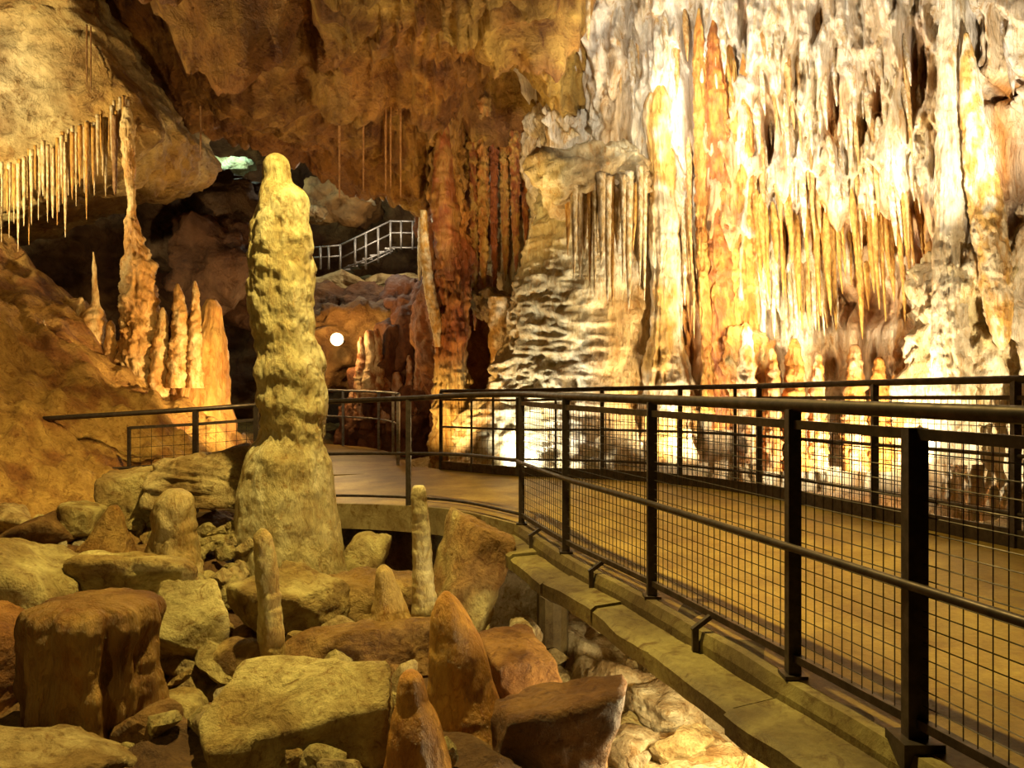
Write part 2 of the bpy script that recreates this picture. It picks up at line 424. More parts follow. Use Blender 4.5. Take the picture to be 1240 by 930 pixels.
SLITS = [(930, 150, 6, 45), (1004, 125, 7, 35), (1060, 110, 6, 28), (1105, 70, 5, 40), (1118, 85, 4, 40), (990, 20, 6, 30), (905, 40, 4, 50), (842, 110, 5, 70), (850, 200, 5, 60), (1040, 270, 22, 14), (985, 262, 14, 18), (1090, 275, 16, 22), (945, 300, 6, 40), (1112, 330, 6, 60), (835, 60, 5, 30), (1160, 30, 3, 30), (1190, 60, 4, 45), (1010, 355, 24, 22), (1050, 360, 18, 20), (1165, 240, 4, 60), (1220, 115, 30, 10)]
slit = sum(blob(S, Z, a_, b_, c_, e_) for a_, b_, c_, e_ in SLITS)
d -= 0.60 * np.clip(slit, 0, 1.2)
lean = 0.16 * np.clip(Z - 2.5, 0, 9) ** 1.4 * 0.35
XY = wall_xy(S); NN = wall_nrm(S)
WD = d + lean
PW = np.concatenate([XY + NN * WD[..., None], Z[..., None]], -1)
o0 = np.zeros_like(S)
streak = sm(fbm(stack(S * 3.0, Z * 0.28, o0), 4, 41), -0.15, 0.55)
big = sm(fbm(stack(S * 0.8, Z * 0.5, o0 + 7), 3, 42), -0.2, 0.5)
C = mix(WHITEC, CREAM, big)
amber = np.clip(1.1 * blob(S, Z, 878, 300, 32, 170) + 1.0 * blob(S, Z, 1020, 440, 130, 28) + 0.95 * blob(S, Z, 1030, 365, 45, 45) + 1.0 * blob(S, Z, 1050, 270, 75, 24) + 0.8 * blob(S, Z, 965, 275, 30, 26) + 0.95 * blob(S, Z, 1110, 360, 22, 90)
                + 0.8 * blob(S, Z, 1210, 220, 40, 90) + 0.8 * blob(S, Z, 740, 320, 60, 50) + 0.9 * blob(S, Z, 790, 420, 70, 50) + 0.6 * blob(S, Z, 1110, 80, 18, 50) + 0.5 * blob(S, Z, 925, 150, 16, 60) + 0.5 * blob(S, Z, 1006, 130, 14, 40) + 0.9 * slit, 0, 1)
C = mix(C, GOLD, np.clip(streak * 0.75 + amber * 0.5 - 0.2, 0, 1)); C = mix(C, ORANGE, np.clip(amber * (0.55 + 0.8 * streak), 0, 1))
C = mix(C, np.array([0.66, 0.62, 0.56]), 0.55 * sm(Z, 4.6, 6.0))
wall_right = build('wall_right', PW, gridf(ns, nz), M_FLOW, C, origin=(0, 0, 0), kind='structure')
def wall_at(px, py, out=0.0):
    s, z = wall_sz(px, py)
    i = int(np.clip(np.searchsorted(S1, s), 2, ns - 3)); j = int(np.clip(np.searchsorted(Z1, z), 2, nz - 3))
    dd = WD[i - 1:i + 2, j - 1:j + 2].mean()
    p = wall_xy(s) + wall_nrm(np.array([s]))[0] * (dd + out)
    return np.array([p[0], p[1], z])

# ------------------------------------------------------------------ ceiling, back walls
def profile(pts, n):
    P = smooth_path([(a, b, 0) for a, b in pts], 10)[:, :2]; q = np.r_[0, np.cumsum(np.linalg.norm(np.diff(P, axis=0), axis=1))]
    t = np.linspace(0, q[-1], n); return np.stack([np.interp(t, q, P[:, 0]), np.interp(t, q, P[:, 1])], -1)
cp = profile([(15.6, 5.2), (14.6, 4.65), (13.9, 4.75), (13.2, 5.15), (12.4, 5.65), (11.2, 6.1), (9.6, 6.35), (7.0, 6.7), (3, 6.9), (-1, 7.0)], 300)
cx = np.linspace(-9.5, 2.6, 380)
CX, J = np.meshgrid(cx, np.arange(300), indexing='ij')
CY = cp[J, 0]; CZ = cp[J, 1]
base = stack(CX, CY, CZ)
tg = np.gradient(cp, axis=0); tg /= np.linalg.norm(tg, axis=1)[:, None]
nY = -tg[:, 1][J] * -1; nZ = tg[:, 0][J]           # pointing down / to the viewer
nY = tg[:, 1][J] * -1; nZ = tg[:, 0][J]
dd = 0.40 * fbm(base * np.array([0.35, 0.45, 0.6]), 3, 51) + 0.22 * fbm(base * 1.1, 5, 52)
lay = ridge(base * np.array([0.35, 0.6, 1.6]) + 0.4 * fbm(base * 0.6, 2, 57)[..., None], 3, 53)
dd += 0.30 * (lay - 0.5)
dd += 0.42 * billow(base * np.array([0.8, 0.9, 1.7]), 4, 58) + 0.15 * billow(base * np.array([2.2, 2.4, 4.0]), 3, 59)
# stepped strata, bending round the hollow over the rust columns
wq = np.exp(-((CX - 0.1) / 1.5) ** 2)
qq = wq * 2.3 * np.sqrt(((CX + 0.05) / 1.1) ** 2 + (CZ - 4.6) ** 2) + (1 - wq) * (CZ * 2.1 - 0.16 * CX) + 0.75 * fbm(base * 0.7, 3, 47) + 0.12 * fbm(base * 3.0, 2, 48)
sq = qq - np.floor(qq)
dd += 0.19 * (sq * sm(1 - sq, 0.0, 0.14) - 0.4) * (0.5 + 0.5 * sm(fbm(base * 0.5, 2, 49), -.3, .3))
# scalloped arch to the right of the lintel
rr = np.sqrt(((CX + 0.05) / 1.0) ** 2 + ((CZ - 4.9) / 0.9) ** 2)
dd += 0.35 * np.sin(rr * 5.2 + 0.8 * fbm(base * 0.9, 2, 54)) * np.exp(-(rr / 2.0) ** 2)
dd -= 0.9 * np.exp(-(((CX + 0.05) / 0.55) ** 2 + ((CZ - 4.75) / 0.35) ** 2))
PU = 620 + F * CX / np.maximum(CY, 3); PV = 465 - F * (CZ - EYE) / np.maximum(CY, 3)
for bx_, by_, rx_, ry_, am_ in [(275, 6, 75, 16, -1.0), (270, 48, 72, 18, 0.55), (365, 45, 14, 40, -0.7), (615, 150, 42, 24, -1.0), (440, 160, 42, 16, -0.5), (585, 66, 34, 9, -0.45), (620, 28, 80, 20, 0.3), (470, 120, 60, 16, 0.25), (690, 60, 14, 70, -0.4), (530, 40, 60, 8, -0.3), (300, 120, 60, 12, 0.25)]:
    dd += am_ * np.exp(-((PU - bx_) / rx_) ** 2 - ((PV - by_) / ry_) ** 2)
CY2 = CY + nY * dd; CZ2 = CZ + nZ * dd
lift = np.clip(CX - 0.75, 0, 9)
CZ2 = CZ2 + 2.2 * lift ** 1.5; CY2 = CY2 + 0.6 * lift
CZ2 = CZ2 + 0.33 * np.clip(-CX - 1.7, 0, 4) * sm(CY, 12.6, 14.3)
CZ2 = CZ2 + 2.2 * sm(-CX, 4.6, 6.2) * (1 - sm(CY, 12.2, 13.6))
PC = stack(CX, CY2, CZ2)
t1 = sm(fbm(PC * np.array([0.6, 0.6, 1.0]) + 3, 4, 55), -0.3, 0.4); t2 = sm(fbm(PC * 1.6, 4, 56), 0.0, 0.5)
C = mix(np.array([0.36, 0.17, 0.03]), np.array([0.56, 0.36, 0.08]), t1); C = mix(C, np.array([0.20, 0.07, 0.015]), 0.7 * t2); C = mix(C, np.array([0.25, 0.10, 0.016]), 0.7 * sm(-CX, 1.6, 3.2))
build('ceiling', PC, gridf(380, 300, flip=True), M_BIG, C, origin=(0, 0, 0), kind='structure')

def sheet(name, plan, z0, z1, nu, nv, seed, cols, amp=0.5, f=0.5, lean=0.0, mat=None, stretch=1.0):
    P = smooth_path([(a, b, 0) for a, b in plan], 14)[:, :2]; q = np.r_[0, np.cumsum(np.linalg.norm(np.diff(P, axis=0), axis=1))]
    t = np.linspace(0, q[-1], nu); xy = np.stack([np.interp(t, q, P[:, 0]), np.interp(t, q, P[:, 1])], -1)
    tt = np.gradient(xy, axis=0); tt /= np.linalg.norm(tt, axis=1)[:, None]; nn = np.stack([-tt[:, 1], tt[:, 0]], -1)
    A, B = np.meshgrid(np.arange(nu), np.linspace(z0, z1, nv), indexing='ij')
    b = stack(xy[A, 0], xy[A, 1], B)
    Bs = b * np.array([1, 1, stretch])
    e = amp * fbm(Bs * f, 5, seed) + amp * 0.5 * (ridge(Bs * f * np.array([0.8, 0.8, 2.2]), 3, seed + 3) - 0.5) + lean * np.clip(B - z0, 0, 99)
    V = stack(b[..., 0] + nn[A, 0] * e, b[..., 1] + nn[A, 1] * e, B)
    t1 = sm(fbm(V * 0.7, 4, seed + 5), -0.3, 0.4); t2 = sm(fbm(V * 1.7, 4, seed + 6), 0, 0.5)
    C = mix(mix(cols[0], cols[1], t1), cols[2], 0.7 * t2)
    return build(name, V, gridf(nu, nv), mat or M_FAR, C, origin=(0, 0, 0), kind='structure')
DK = (np.array([0.16, 0.075, 0.025]), np.array([0.28, 0.15, 0.055]), np.array([0.10, 0.03, 0.012]))
sheet('wall_back', [(4, 22), (-1, 23.5), (-5, 24), (-10, 23.5), (-14, 21), (-16, 16)], -0.8, 11, 260, 150, 61, DK, 0.9, 0.35)
sheet('wall_left', [(-13, 18), (-11.5, 14), (-9.6, 11), (-8.6, 8), (-8.3, 4), (-8.6, 0)], -0.8, 9, 260, 140, 66, (BROWN * .8, BROWN, RUST), 0.8, 0.5)
# reddish wall behind the rust columns
sheet('wall_middle', [(2.0, 13.9), (0.9, 14.6), (0.1, 14.9), (-0.7, 14.7), (-1.35, 14.9), (-1.7, 16.2)], -0.7, 6.0, 180, 170, 71,
      (np.array([0.32, 0.10, 0.025]), np.array([0.46, 0.20, 0.05]), np.array([0.16, 0.05, 0.015])), 0.3, 1.0, 0.05, M_BIG, 0.5)

# ------------------------------------------------------------------ walkway
NEAR = [(2.55, -1.6, 0), (2.16, -0.42, 0), (1.82, 0.75, 0), (1.47, 1.95, 0), (1.115, 3.16, 0), (0.76, 4.33, 0), (0.37, 5.47, 0), (0.08, 6.59, 0)]
TURN = [(-0.45, 7.42, -0.02), (-1.04, 8.0, -0.06), (-1.9, 8.42, -0.10), (-2.73, 8.5, -0.14), (-3.3, 8.3, -0.18), (-4.8, 8.0, -0.27)]
FAR = [(4.9, -0.5, 0.12), (4.0, 2.8, 0.11), (3.64, 4.0, 0.10), (3.29, 5.2, 0.09), (2.93, 6.43, 0.07), (2.47, 7.97, 0.04), (1.9, 9.0, 0.02), (1.1, 9.72, 0), (0.07, 10.3, -0.03), (-1.0, 11.2, -0.04)]
walk = thing('walkway', (0.8, 5.0, 0), 'curved wet concrete walkway with edge beam crossing the cave between two railings', 'walkway')
na = smooth_path(NEAR + TURN, 8); fa = smooth_path(FAR + [(-1.4, 11.6, -0.05), (-2.3, 11.2, -0.08), (-3.2, 10.6, -0.14), (-4.2, 10.2, -0.2), (-5.2, 9.9, -0.27)], 8)
def resamp(P, n):
    q = np.r_[0, np.cumsum(np.linalg.norm(np.diff(P, axis=0), axis=1))]; t = np.linspace(0, q[-1], n)
    return np.stack([np.interp(t, q, P[:, k]) for k in range(3)], -1)
nd = 120; A = resamp(na, nd); B = resamp(fa, nd)
ws = np.linspace(0, 1, 14)
D = A[:, None] * (1 - ws[None, :, None]) + B[:, None] * ws[None, :, None]
D[..., 2] += 0.004 * fbm(D * 1.5, 3, 81)
Db = D.copy(); Db[..., 2] -= 0.16
V = np.concatenate([D.reshape(-1, 3), Db.reshape(-1, 3)]); g = gridf(nd, 14); n0 = nd * 14
i = np.arange(nd - 1)
s1_ = np.stack([i * 14, (i + 1) * 14, (i + 1) * 14 + n0, i * 14 + n0], -1); s2_ = np.stack([i * 14 + 13, i * 14 + 13 + n0, (i + 1) * 14 + 13 + n0, (i + 1) * 14 + 13], -1)
t = sm(fbm(V * 1.2, 4, 82), -0.3, 0.4)
build('deck', V, [np.vstack([g[:, ::-1], g + n0, s1_, s2_])], M_DECK, mix(np.array([0.26, 0.17, 0.042]), np.array([0.42, 0.29, 0.075]), t), parent=walk, smooth=False)
# the branch leading off into the far chamber
br = [(-2.15, 10.9, -0.07), (-2.6, 13.0, -0.05), (-3.3, 14.5, -.03), (-4.8, 15.3, 0.0)]
bv, bf = sweep(smooth_path(br, 6), 1.5, 0.16, rect=True); bv[:, 2] -= 0.083
build('side_path', bv, bf, M_DECK, mix(np.array([0.26, 0.17, 0.042]), np.array([0.42, 0.29, 0.075]), sm(fbm(bv, 3, 83), -.3, .4)), parent=walk, smooth=False)
# outer concrete ledge under the near railing, in cast lengths
def offs(P, d):
    T = np.gradient(P, axis=0); n = np.stack([T[:, 1], -T[:, 0], 0 * T[:, 0]], -1); n /= np.linalg.norm(n, axis=1)[:, None]; return P - n * d * -1
npth = smooth_path(NEAR, 8)
def prism(path, prof):
    """sweep a closed cross-section (offset to the outside, z) along a plan path"""
    P = np.array(path); T = np.gradient(P, axis=0); nl = np.stack([-T[:, 1], T[:, 0], 0 * T[:, 0]], -1); nl /= np.linalg.norm(nl, axis=1)[:, None]
    k = len(prof); V = np.array([[P[i] + nl[i] * a + np.array([0, 0, b]) for a, b in prof] for i in range(len(P))]).reshape(-1, 3)
    q = [[i * k + j, i * k + (j + 1) % k, (i + 1) * k + (j + 1) % k, (i + 1) * k + j] for i in range(len(P) - 1) for j in range(k)]
    c0 = V[:k].mean(0); c1 = V[-k:].mean(0); n = len(V); V = np.vstack([V, c0, c1]); m = (len(P) - 1) * k
    tr = [[n, (j + 1) % k, j] for j in range(k)] + [[n + 1, m + j, m + (j + 1) % k] for j in range(k)]
    return V, [np.array(q, np.int32)[:, ::-1], np.array(tr, np.int32)[:, ::-1]]
rs = np.random.RandomState(3)
L = resamp(npth, 97)
CCOL = (np.array([0.25, 0.205, 0.075]), np.array([0.12, 0.085, 0.035]))
v, f = prism(L, [(-0.10, 0.0), (0.05, 0.0), (0.07, -0.05), (0.07, -0.10), (-0.10, -0.10)])
v[:, 2] += 0.006 * fbm(v * 3, 3, 84)
build('kerb', v, f, M_CONC, mix(CCOL[1], CCOL[0], sm(fbm(v * 1.5, 3, 85), -.3, .4)), parent=walk, smooth=False)
k = 8
for i0 in range(0, 96, k):
    pth = L[i0:i0 + k + 1].copy()
    sh = 0.007 * rs.randn(); wd = 0.28 + 0.012 * rs.randn()
    T = pth[1] - pth[0]; T /= np.linalg.norm(T); pth[0] += T * 0.008; pth[-1] -= T * 0.008
    v, f = prism(pth, [(0.0, -0.085 + sh), (wd - 0.03, -0.10 + sh), (wd, -0.12 + sh), (wd, -0.20), (wd - 0.06, -0.24), (0.0, -0.24)])
    v += 0.012 * fbm(v * 2.5, 3, 86)[:, None] * np.array([1, 1, 1])
    build('edge_beam', v, f, M_CONC, mix(CCOL[1], CCOL[0], sm(fbm(v * 1.5 + 3, 3, 87), -.3, .4)), parent=walk, smooth=False)
v, f = prism(smooth_path([(0.08, 6.59, 0)] + TURN, 8), [(0.0, 0.0), (0.04, 0.0), (0.04, -0.26), (0.0, -0.26)])
build('edge_beam', v, f, M_CONC, mix(TAN * .4, TAN * .6, sm(fbm(v * 1.5 + 3, 3, 88), -.3, .4)), parent=walk, smooth=False)
for (x, y) in ((0.06, 6.1),):
    v, f = sweep([(x + .25, y, -1.5), (x + .25, y, -0.9), (x + .25, y, -0.3)], 0.12, n=12)
    build('support_pillar', v, f, M_CONC, CCOL[1], parent=walk, smooth=False)

# ------------------------------------------------------------------ railings
def lerp_path(P, t): return P
def wire_panel(a, b, z0, z1, r=0.0022, cell=0.05):
    a = np.array(a, float); b = np.array(b, float); Lh = np.linalg.norm((b - a)[:2]); n = max(2, int(round(Lh / cell)))
    parts = []
    for k in range(1, n):
        p = a + (b - a) * k / n
        parts.append(sweep([p + [0, 0, z0], p + [0, 0, z1]], r, n=4))
    m = int(round((z1 - z0) / cell))
    for k in range(1, m):
        z = z0 + (z1 - z0) * k / m
        parts.append(sweep([a + [0, 0, z], b + [0, 0, z]], r, n=4))
    return join(parts)
def box_post(p, w, z0, z1, d=None):
    d = d or w; x, y, z = p
    return sweep([(x, y, z + z0), (x, y, z + z1)], w, d, rect=True)

rail = thing('metal_railing', (1.115, 3.16, 0), 'dark steel railing with round handrail and wire mesh on the concrete ledge', 'railing')
full = NEAR + TURN
sp = smooth_path(full, 8)
def up(P, z): return np.array(P) + np.array([0, 0, z])
build('handrail', *sweep(up(sp, 1.075), 0.026, n=12), M_STEEL, parent=rail)
near_sp = smooth_path(NEAR, 8); turn_sp = smooth_path([NEAR[-1]] + TURN, 8)
build('top_bar', *sweep(up(near_sp, 1.0), 0.03, 0.035, rect=True), M_STEEL, parent=rail, smooth=False)
build('mid_rail', *sweep(up(near_sp + [-.035, -.01, 0], 0.52), 0.016, n=10), M_STEEL, parent=rail)
build('bottom_rail', *sweep(up(near_sp, 0.08), 0.03, 0.03, rect=True), M_STEEL, parent=rail, smooth=False)
build('mid_rail', *sweep(up(turn_sp, 0.52), 0.016, n=10), M_STEEL, parent=rail)
build('bottom_rail', *sweep(up(turn_sp, 0.08), 0.014, n=8), M_STEEL, parent=rail)
for p in NEAR[1:]:
    po = build('post', *box_post(p, 0.05, -0.04, 1.06), M_STEEL, parent=rail, smooth=False)
    build('base_plate', *sweep([(p[0], p[1], 0.0), (p[0], p[1], 0.014)], 0.09, 0.09, rect=True), M_STEEL, parent=po, smooth=False)
for p in (TURN[1], TURN[3], TURN[4]):
    build('post', *box_post(p, 0.05, -0.1, 1.06), M_STEEL, parent=rail, smooth=False)
sps = []
for i in range(1, len(NEAR) - 1):
    a = np.array(NEAR[i]); b = np.array(NEAR[i + 1]); m = (a + b) / 2
    u = (b - a) / np.linalg.norm(b - a)
    if i == 3:     # stout panel post where two mesh frames meet
        po = build('panel_post', *sweep([m + [0, 0, 0.0], m + [0, 0, 1.02]], 0.064, 0.05, rect=True), M_STEEL, parent=rail, smooth=False)
        build('base_plate', *sweep([m + [0, 0, -.05], m + [0, 0, 0.03]], 0.13, 0.13, rect=True), M_STEEL, parent=po, smooth=False)
        sps = [(a + u * .03, m - u * .035), (m + u * .035, b - u * .03)]
    else:
        sps = [(a + u * .03, b - u * .03)]
        nrm = np.array([u[1], -u[0], 0]); nrm = nrm if nrm[0] < 0 else -nrm
        build('foot_strut', *sweep([m + nrm * .085 + [0, 0, -0.095], m + nrm * .085 + [0, 0, 0.02]], 0.028, 0.028, rect=True), M_STEEL, parent=rail, smooth=False)
        build('foot_strut', *sweep([m + nrm * .10 + [0, 0, 0.01], m + [0, 0, 0.07]], 0.022, 0.022, rect=True), M_STEEL, parent=rail, smooth=False)
    for p, q in sps:
        build('wire_mesh', *wire_panel(p, q, 0.09, 0.99), M_WIRE, parent=rail, smooth=False)
for i in range(len(TURN) - 1):
    pass
# mesh frame at the far left end of the turn
e0 = np.array([-3.93, 8.17, -0.21]); e1 = np.array(TURN[4])
build('panel_frame', *join([sweep([e0 + [0, 0, 0.12], e0 + [0, 0, 0.93]], 0.03, 0.03, rect=True), sweep([e0 + [0, 0, 0.92], e1 + [0, 0, 0.92]], 0.03, 0.03, rect=True),
                            sweep([e1 + [0, 0, 0.92], np.array(TURN[3]) + [0, 0, 0.92]], 0.03, 0.03, rect=True)]), M_STEEL, parent=rail, smooth=False)
for p, q in ((e0, e1), (e1, np.array(TURN[3]))):
    build('wire_mesh', *wire_panel(p, q, 0.1, 0.92, 0.0025, 0.1), M_WIRE, parent=rail, smooth=False)

frail = thing('metal_railing', (2.47, 7.97, 0.04), 'brown steel mesh railing on the flowstone side of the walkway, below the pale wall', 'railing')
fp = FAR[1:]; fsp = smooth_path(fp, 8)
build('handrail', *sweep(up(fsp, 1.10), 0.027, n=12), M_STEEL, parent=frail)
build('top_bar', *sweep(up(fsp, 0.98), 0.03, 0.03, rect=True), M_STEEL, parent=frail, smooth=False)
build('mid_rail', *sweep(up(fsp, 0.60), 0.015, n=8), M_STEEL, parent=frail)
build('bottom_rail', *sweep(up(fsp, 0.22), 0.014, n=8), M_STEEL, parent=frail)
build('toe_board', *sweep(up(fsp, 0.05), 0.025, 0.14, rect=True), M_STEEL, parent=frail, smooth=False)
fposts = [(4.0, 2.8), (3.64, 4.0), (3.29, 5.2), (2.93, 6.43), (2.47, 7.97), (2.33, 8.32), (1.9, 9.0), (1.1, 9.72), (0.55, 10.03), (0.07, 10.3), (-0.25, 10.55), (-0.55, 10.8), (-1.0, 11.2)]
fz = lambda y: np.interp(y, [p[1] for p in FAR], [p[2] for p in FAR])
for j, (x, y) in enumerate(fposts):
    wdt = 0.03 if j in (5, 8, 10, 11) else 0.048
    build('post', *box_post((x, y, fz(y)), wdt, -0.05, 1.09), M_STEEL, parent=frail, smooth=False)
for (x0, y0), (x1, y1) in zip(fposts[:-1], fposts[1:]):
    if math.hypot(x1 - x0, y1 - y0) > 0.2:
        fine = y0 < 9.5
        build('wire_mesh', *wire_panel((x0, y0, fz(y0)), (x1, y1, fz(y1)), 0.12, 0.97, 0.0026 if fine else 0.002, 0.06 if fine else 0.1), M_WIRE, parent=frail, smooth=False)

#PART2
# ------------------------------------------------------------------ flowstone and dripstone of the right wall
def ripple(P, C, t):
    return mix(C, np.array([0.70, 0.66, 0.48]), 0.5 * sm(fbm(P * 1.4, 3, 5), 0, .5))
def apron_col(P, C, t):
    z = P[..., 2]; x = P[..., 0]
    C = mix(C, GOLD, 0.8 * sm(x, 0.9, 1.5) * sm(z, 0.2, 0.6) * (1 - sm(z, 2.2, 3.0)))
    return mix(C, np.array([0.50, 0.47, 0.26]), 0.7 * sm(z, 3.2, 3.9))
spire('flowstone_apron', [(172, 724, 14), (185, 720, 40), (210, 716, 60), (250, 714, 66), (300, 714, 78), (350, 716, 90), (420, 716, 106), (480, 712, 122), (540, 706, 145), (610, 700, 165)],
      12.5, M_FLOW, WHITEC, np.array([0.66, 0.60, 0.40]), 201, lump=0.16, ringw=True, ring=0.085, ringf=11, rh=3.6, knob=0.10, kf=3.0, flute=0.05, seg=220, res=0.02, depth=0.7, colf=apron_col,
      label='rounded white flowstone mound with rippled terraces behind the far handrail', cat='flowstone')
YW = lambda px: float(wall_xy(wall_s(px))[1])
# columns
spire('stalactite_column', [(95, 797, 4), (125, 797, 16), (150, 798, 18), (175, 799, 15), (260, 804, 16), (320, 806, 17), (380, 806, 18), (430, 806, 23), (480, 806, 32), (560, 806, 40)], 11.55, M_FLOW, CREAM, GOLD, 210, 0.18, 0.05, 0.22, seg=80,
      label='thick cream column beside the organ pipe row', cat='column')
for k, (px, tp, bt, h, dx, c1, c2, lab) in enumerate([
        (846, 60, 500, 9, 14, GOLD, ORANGE, 'narrow golden strand on the left side of the fluted orange drape'),
        (864, 70, 520, 13, 14, ORANGE, RUST, 'broad rust orange strand in the fluted drape'),
        (882, 90, 520, 12, 12, ORANGE, GOLD, 'amber strand beside the broad rust orange strand'),
        (900, 115, 470, 9, 10, GOLD, ORANGE, 'golden right strand of the fluted orange drape'),
        (856, 150, 470, 6, 12, CREAM, GOLD, 'thin cream strand lying over the fluted orange drape')]):
    m_ = (tp + bt) / 2
    spire('drapery_strand', [(tp - 50, px, 1), (tp - 20, px, h * .6), (tp + 40, px + dx * .2, h), (m_, px + dx * .5, h * 1.1), (bt - 60, px + dx, h), (bt, px + dx, h * 1.1)], 11.35 - .1 * (k % 2), M_FLOW, c1, c2, 211 + 70 * k, 0.16, 0.03, 0.30, seg=60, fl_n=2.4,
          label=lab, cat='drapery', group='strands of the orange drape')
spire('stalactite_column', [(-30, 1152, 12), (60, 1153, 15), (140, 1153, 17), (240, 1152, 17), (330, 1150, 18), (400, 1150, 20), (470, 1152, 24), (560, 1154, 30)], 9.6, M_FLOW, CREAM, CREAM * .8, 212, 0.10, 0.03, 0.16, seg=80,
      label='straight cream column reaching from roof to floor', cat='column')
spire('stalactite_column', [(40, 1170, 2), (70, 1172, 8), (120, 1176, 12), (200, 1186, 17), (280, 1198, 19), (360, 1208, 17), (410, 1212, 10), (424, 1213, 2)], 9.3, M_FLOW, CREAM, GOLD, 213, 0.08, 0.03, 0.14, seg=70,
      label='smooth leaning cream stalactite, thick in the middle, beside the straight column', cat='stalactite')
boulder('flowstone_mass', at(1178, 420, 9.9), (0.58, 0.5, 1.25), (0, 0, 10), 214, CREAM, 6, 8, 6, rough=0.13, freq=3.2, mat=M_FLOW, col2=np.array([0.66, 0.55, 0.30]),
        label='knobbly cream flowstone mass behind the handrail below the leaning stalactite', cat='flowstone')
boulder('flowstone_mass', at(905, 445, 11.0), (0.3, 0.25, 0.55), (0, 0, 10), 215, np.array([0.42, 0.36, 0.16]), 5, 8, 6, rough=0.12, freq=3, mat=M_FLOW, col2=ORANGE,
        label='olive brown flowstone boss at the foot of the orange drape', cat='flowstone')
rs = np.random.RandomState(17)
# organ pipes
for k in range(15):
    px = 688 + k * 6.6 + rs.uniform(-1.5, 1.5); top = 246 - 0.25 * (px - 688) + rs.uniform(-5, 5); bot = rs.uniform(335, 380) if k % 3 else rs.uniform(300, 345)
    h = rs.uniform(2.6, 4.6)
    spire('stalactite', [(top - 22, px, h * 1.5), (top, px, h * 1.25), ((top + bot) / 2, px + rs.uniform(-1, 1), h * 0.9), (bot - 14, px, h * .45), (bot, px, 0.4)], 11.0 + rs.uniform(-.12, .12), M_DRIP,
          CREAM if k % 4 else GOLD, None, 220 + k, 0.08, 0.05, seg=14, res=0.03, label=('long' if bot > 335 else 'short') + ' slender %s stalactite in the organ pipe row above the flowstone mound' % ('cream' if k % 4 else 'golden'), cat='stalactite', group='organ pipe stalactites')
boulder('flowstone_ledge', at(728, 216, 11.5), (0.92, 0.6, 0.40), (0, -16, 0), 216, np.array([0.62, 0.56, 0.36]), 5, 7, 6, rough=0.12, freq=3, mat=M_FLOW,
        label='greenish cream flowstone ledge from which the organ pipe stalactites hang', cat='flowstone')
# curtain of the bright wall
n = 0
def curtain(n_, x0, x1, y0, y1, l0, l1, h0, h1, label, group, tone, col, out=0.16, seed=0, col2=None):
    r = np.random.RandomState(300 + seed)
    for k in range(n_):
        px = x0 + (x1 - x0) * (k + r.uniform(-.3, .3) + .5) / n_; py = r.uniform(y0, y1); ln = r.uniform(l0, l1); h = r.uniform(h0, h1)
        p = wall_at(px, py, out); Y = p[1]
        gold = r.rand() > .68
        lab = label % (('long ' if ln > (l0 + l1) / 2 else 'short ') + ('golden' if gold else tone))
        spire('stalactite', [(py - 30, px, h * .3), (py - 18, px, h * .9), (py, px, h), (py + ln * .5, px + r.uniform(-1.5, 1.5), h * .72), (py + ln * .85, px, h * .38), (py + ln, px, 0.4)], Y + .22, M_DRIP,
              mix(col, GOLD, 0.75) if gold else col, col2, 300 + seed * 50 + k, 0.16, 0.08, 0.2, knob=.3, seg=16, res=0.03, dY=-0.2, label=lab, cat='stalactite', group=group)
GREYW = np.array([0.70, 0.66, 0.58])
curtain(34, 745, 1125, 20, 80, 30, 80, 2.5, 5.5, '%s stalactite high on the pale wall near the roof', 'upper curtain stalactites', 'greyish', GREYW, 0.10, 1)
curtain(30, 910, 1130, 100, 150, 30, 90, 2.5, 5.5, '%s stalactite in the upper bright curtain of the pale wall', 'bright curtain stalactites', 'white', WHITEC, 0.09, 2)
curtain(32, 908, 1130, 170, 225, 40, 100, 2.5, 5.5, '%s stalactite in the lower bright curtain above the amber band', 'middle curtain stalactites', 'white', WHITEC, 0.10, 6)
curtain(34, 912, 1130, 245, 300, 40, 120, 2.5, 5.5, '%s stalactite hanging over the amber niche', 'niche curtain stalactites', 'amber', GOLD, 0.34, 3)
curtain(18, 912, 1010, 310, 345, 50, 100, 2.5, 5.0, '%s stalactite low in the amber niche beside the orange drape', 'low niche stalactites', 'white', WHITEC, 0.30, 7)
curtain(10, 815, 845, 190, 330, 70, 140, 2.5, 4.5, '%s thin stalactite left of the orange drape', 'stalactites beside the orange drape', 'white', WHITEC, 0.10, 4)
curtain(8, 1190, 1300, 0, 50, 50, 110, 6.0, 10.0, '%s broad stalactite above the leaning stalactite', 'grey stalactites at the roof', 'grey', np.array([0.62, 0.58, 0.54]), 0.12, 5)
for k, (px, tp, bt, h) in enumerate([(905, 372, 470, 7), (935, 400, 480, 6), (962, 388, 480, 8), (990, 405, 480, 6), (1035, 395, 480, 8), (1065, 410, 480, 7), (1095, 385, 480, 9)]):
    spire('stalagmite', [(tp + 22, px, h * .4), (tp + 28, px, h * .8), (tp + 50, px, h * 1.2), (bt, px, h * 1.5), (bt + 90, px, h * 2.0)], 10.6, M_DRIP, mix(CREAM, ORANGE, .3 + (k % 3) * .35), ORANGE, 260 + k, 0.25, 0.10, 0.2, knob=.4, seg=30,
          label=['cream', 'golden', 'deep amber'][k % 3] + ' pointed stalagmite rising in the niche behind the far railing, ' + ('broad' if h > 7 else 'narrow') + ' at its foot', cat='stalagmite', group='niche stalagmites')

